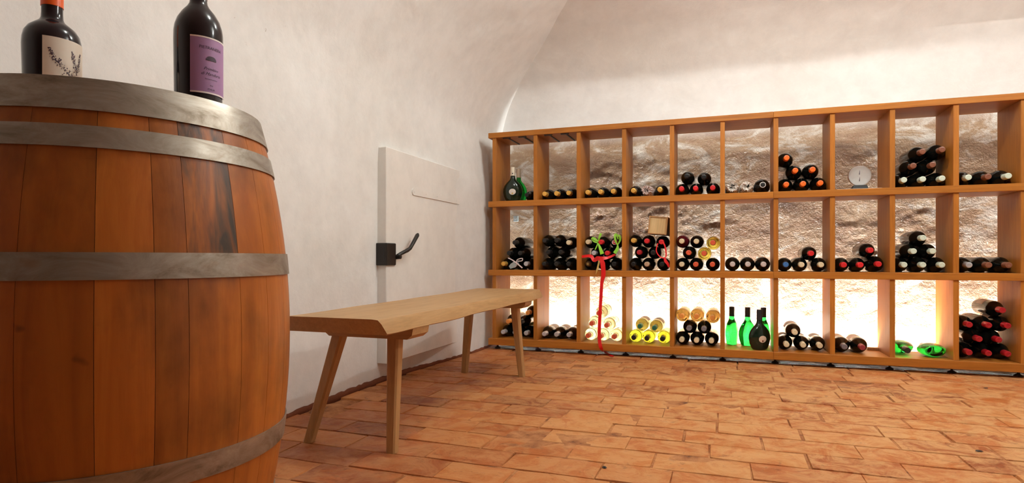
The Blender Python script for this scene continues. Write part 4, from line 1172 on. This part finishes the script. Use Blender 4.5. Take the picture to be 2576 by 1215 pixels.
def bow(bottle, cx_, cy_, loops, mat, name, yy=3.835):
    """loops are polylines in photo pixels, tied at the neck of the bottle and parented to it"""
    bottle_m = bottle.matrix_basis.inverted()
    for pts, wid in loops:
        o = link(name, ribbon_me(name, [a_(px, py, yy - dd) for px, py, dd in pts], wid, [(0.15 * (k % 2), -1, 0.25) for k in range(len(pts))], mat), bottle)
        o.matrix_parent_inverse = bottle_m
def find(row, colm, px):
    return min(BY[(row, colm)], key=lambda o: abs(at(px[0], px[1], 3.83).x - o.location.x) + abs(at(px[0], px[1], 3.83).z - o.location.z))
g1 = find(2, 3, (1512, 608)); g2 = find(2, 3, (1544, 612)); r4 = find(2, 4, (1662, 613)); s1 = find(2, 1, (1285, 666))
bow(g1, 0, 0, [([(1504, 608, 0.012), (1496, 601, 0.016), (1490, 600, 0.018), (1495, 607, 0.014), (1504, 611, 0.010)], [0.008, 0.018, 0.016, 0.014, 0.006]),
               ([(1505, 607, 0.012), (1508, 597, 0.016), (1512, 587, 0.014)], [0.006, 0.013, 0.015]),
               ([(1505, 612, 0.012), (1510, 625, 0.018), (1515, 639, 0.020)], [0.006, 0.018, 0.026]),
               ([(1504, 611, 0.012), (1501, 620, 0.014), (1497, 628, 0.012)], [0.005, 0.008, 0.006])], M['green_ribbon'], 'green_bow')
bow(g2, 0, 0, [([(1553, 616, 0.010), (1548, 603, 0.014), (1547, 592, 0.012), (1551, 590, 0.010), (1555, 602, 0.008)], [0.006, 0.012, 0.014, 0.012, 0.006]),
               ([(1554, 616, 0.010), (1560, 604, 0.012), (1559, 594, 0.012), (1555, 592, 0.010)], [0.006, 0.012, 0.014, 0.010]),
               ([(1554, 616, 0.012), (1553, 626, 0.018), (1546, 637, 0.020)], [0.006, 0.020, 0.022])], M['green_ribbon'], 'green_bow')
bow(r4, 0, 0, [([(1668, 609, 0.012), (1673, 620, 0.014), (1676, 640, 0.016), (1673, 648, 0.018), (1664, 648, 0.018), (1655, 640, 0.018), (1651, 628, 0.016), (1655, 612, 0.012)], [0.008, 0.009, 0.008, 0.006, 0.006, 0.006, 0.006, 0.006]),
               ([(1672, 648, 0.018), (1674, 656, 0.020), (1680, 664, 0.020), (1683, 672, 0.018)], [0.010, 0.018, 0.016, 0.010])], M['red_ribbon'], 'red_bow')
bow(s1, 0, 0, [([(1278, 649, 0.022), (1287, 653, 0.026), (1296, 659, 0.028), (1306, 667, 0.026), (1314, 674, 0.022)], [0.006, 0.007, 0.008, 0.008, 0.009]),
               ([(1299, 660, 0.026), (1302, 653, 0.024), (1314, 650, 0.022), (1313, 656, 0.020), (1302, 657, 0.024)], [0.005, 0.006, 0.006, 0.006, 0.005]),
               ([(1299, 660, 0.026), (1298, 670, 0.028), (1291, 673, 0.026), (1287, 674, 0.022)], [0.005, 0.005, 0.005, 0.005])], M['pink_ribbon'], 'pale_bow')
tg = link('gift_tag', ribbon_me('gift_tag', [a_(1282, 673, 3.806), a_(1289, 668, 3.806), a_(1296, 663, 3.806)], [0.020, 0.034, 0.026], [nY, (0.2, -1, 0), nY], M['tag']), s1)
tg.matrix_parent_inverse = s1.matrix_basis.inverted()

# scraps dropped on the floor
def fpt2(px, py):
    u, v = (px - 1288) / F_PX, (HORIZON - py) / F_PX
    t_ = (0.003 - EYE) / v
    return ((C_ * u - S_) * t_, (S_ * u + C_) * t_)
for k, (px_, py_, s_, lab_) in enumerate(((1520, 1175, 0.008, 'round dark crumb lying on the bricks in front of the bench'), (2480, 976, 0.011, 'dark scrap on the bricks near the shelf at far right'), (2462, 1134, 0.012, 'thin dark scrap on the bricks at the lower right'))):
    x_, y_ = fpt2(px_, py_)
    n_ = 7; rq = random.Random(k); vs = []
    for zz, sc_ in ((0.0012, 1.0), (0.0040, 0.7)):
        for i in range(n_):
            a = 2 * math.pi * i / n_; q = s_ * sc_ * rq.uniform(0.7, 1.1)
            vs.append((q * math.cos(a), q * math.sin(a) * (1.0 if k == 0 else 0.45), zz))
    fs = [tuple(range(n_)), tuple(range(n_, 2 * n_))] + [(i, (i + 1) % n_, n_ + (i + 1) % n_, n_ + i) for i in range(n_)]
    o = link('floor_scrap', mesh('floor_scrap', vs, fs, False, M['rail'])); o.location = (x_, y_, 0.001)
    tag(o, lab_, 'scrap', 'scraps on the floor')
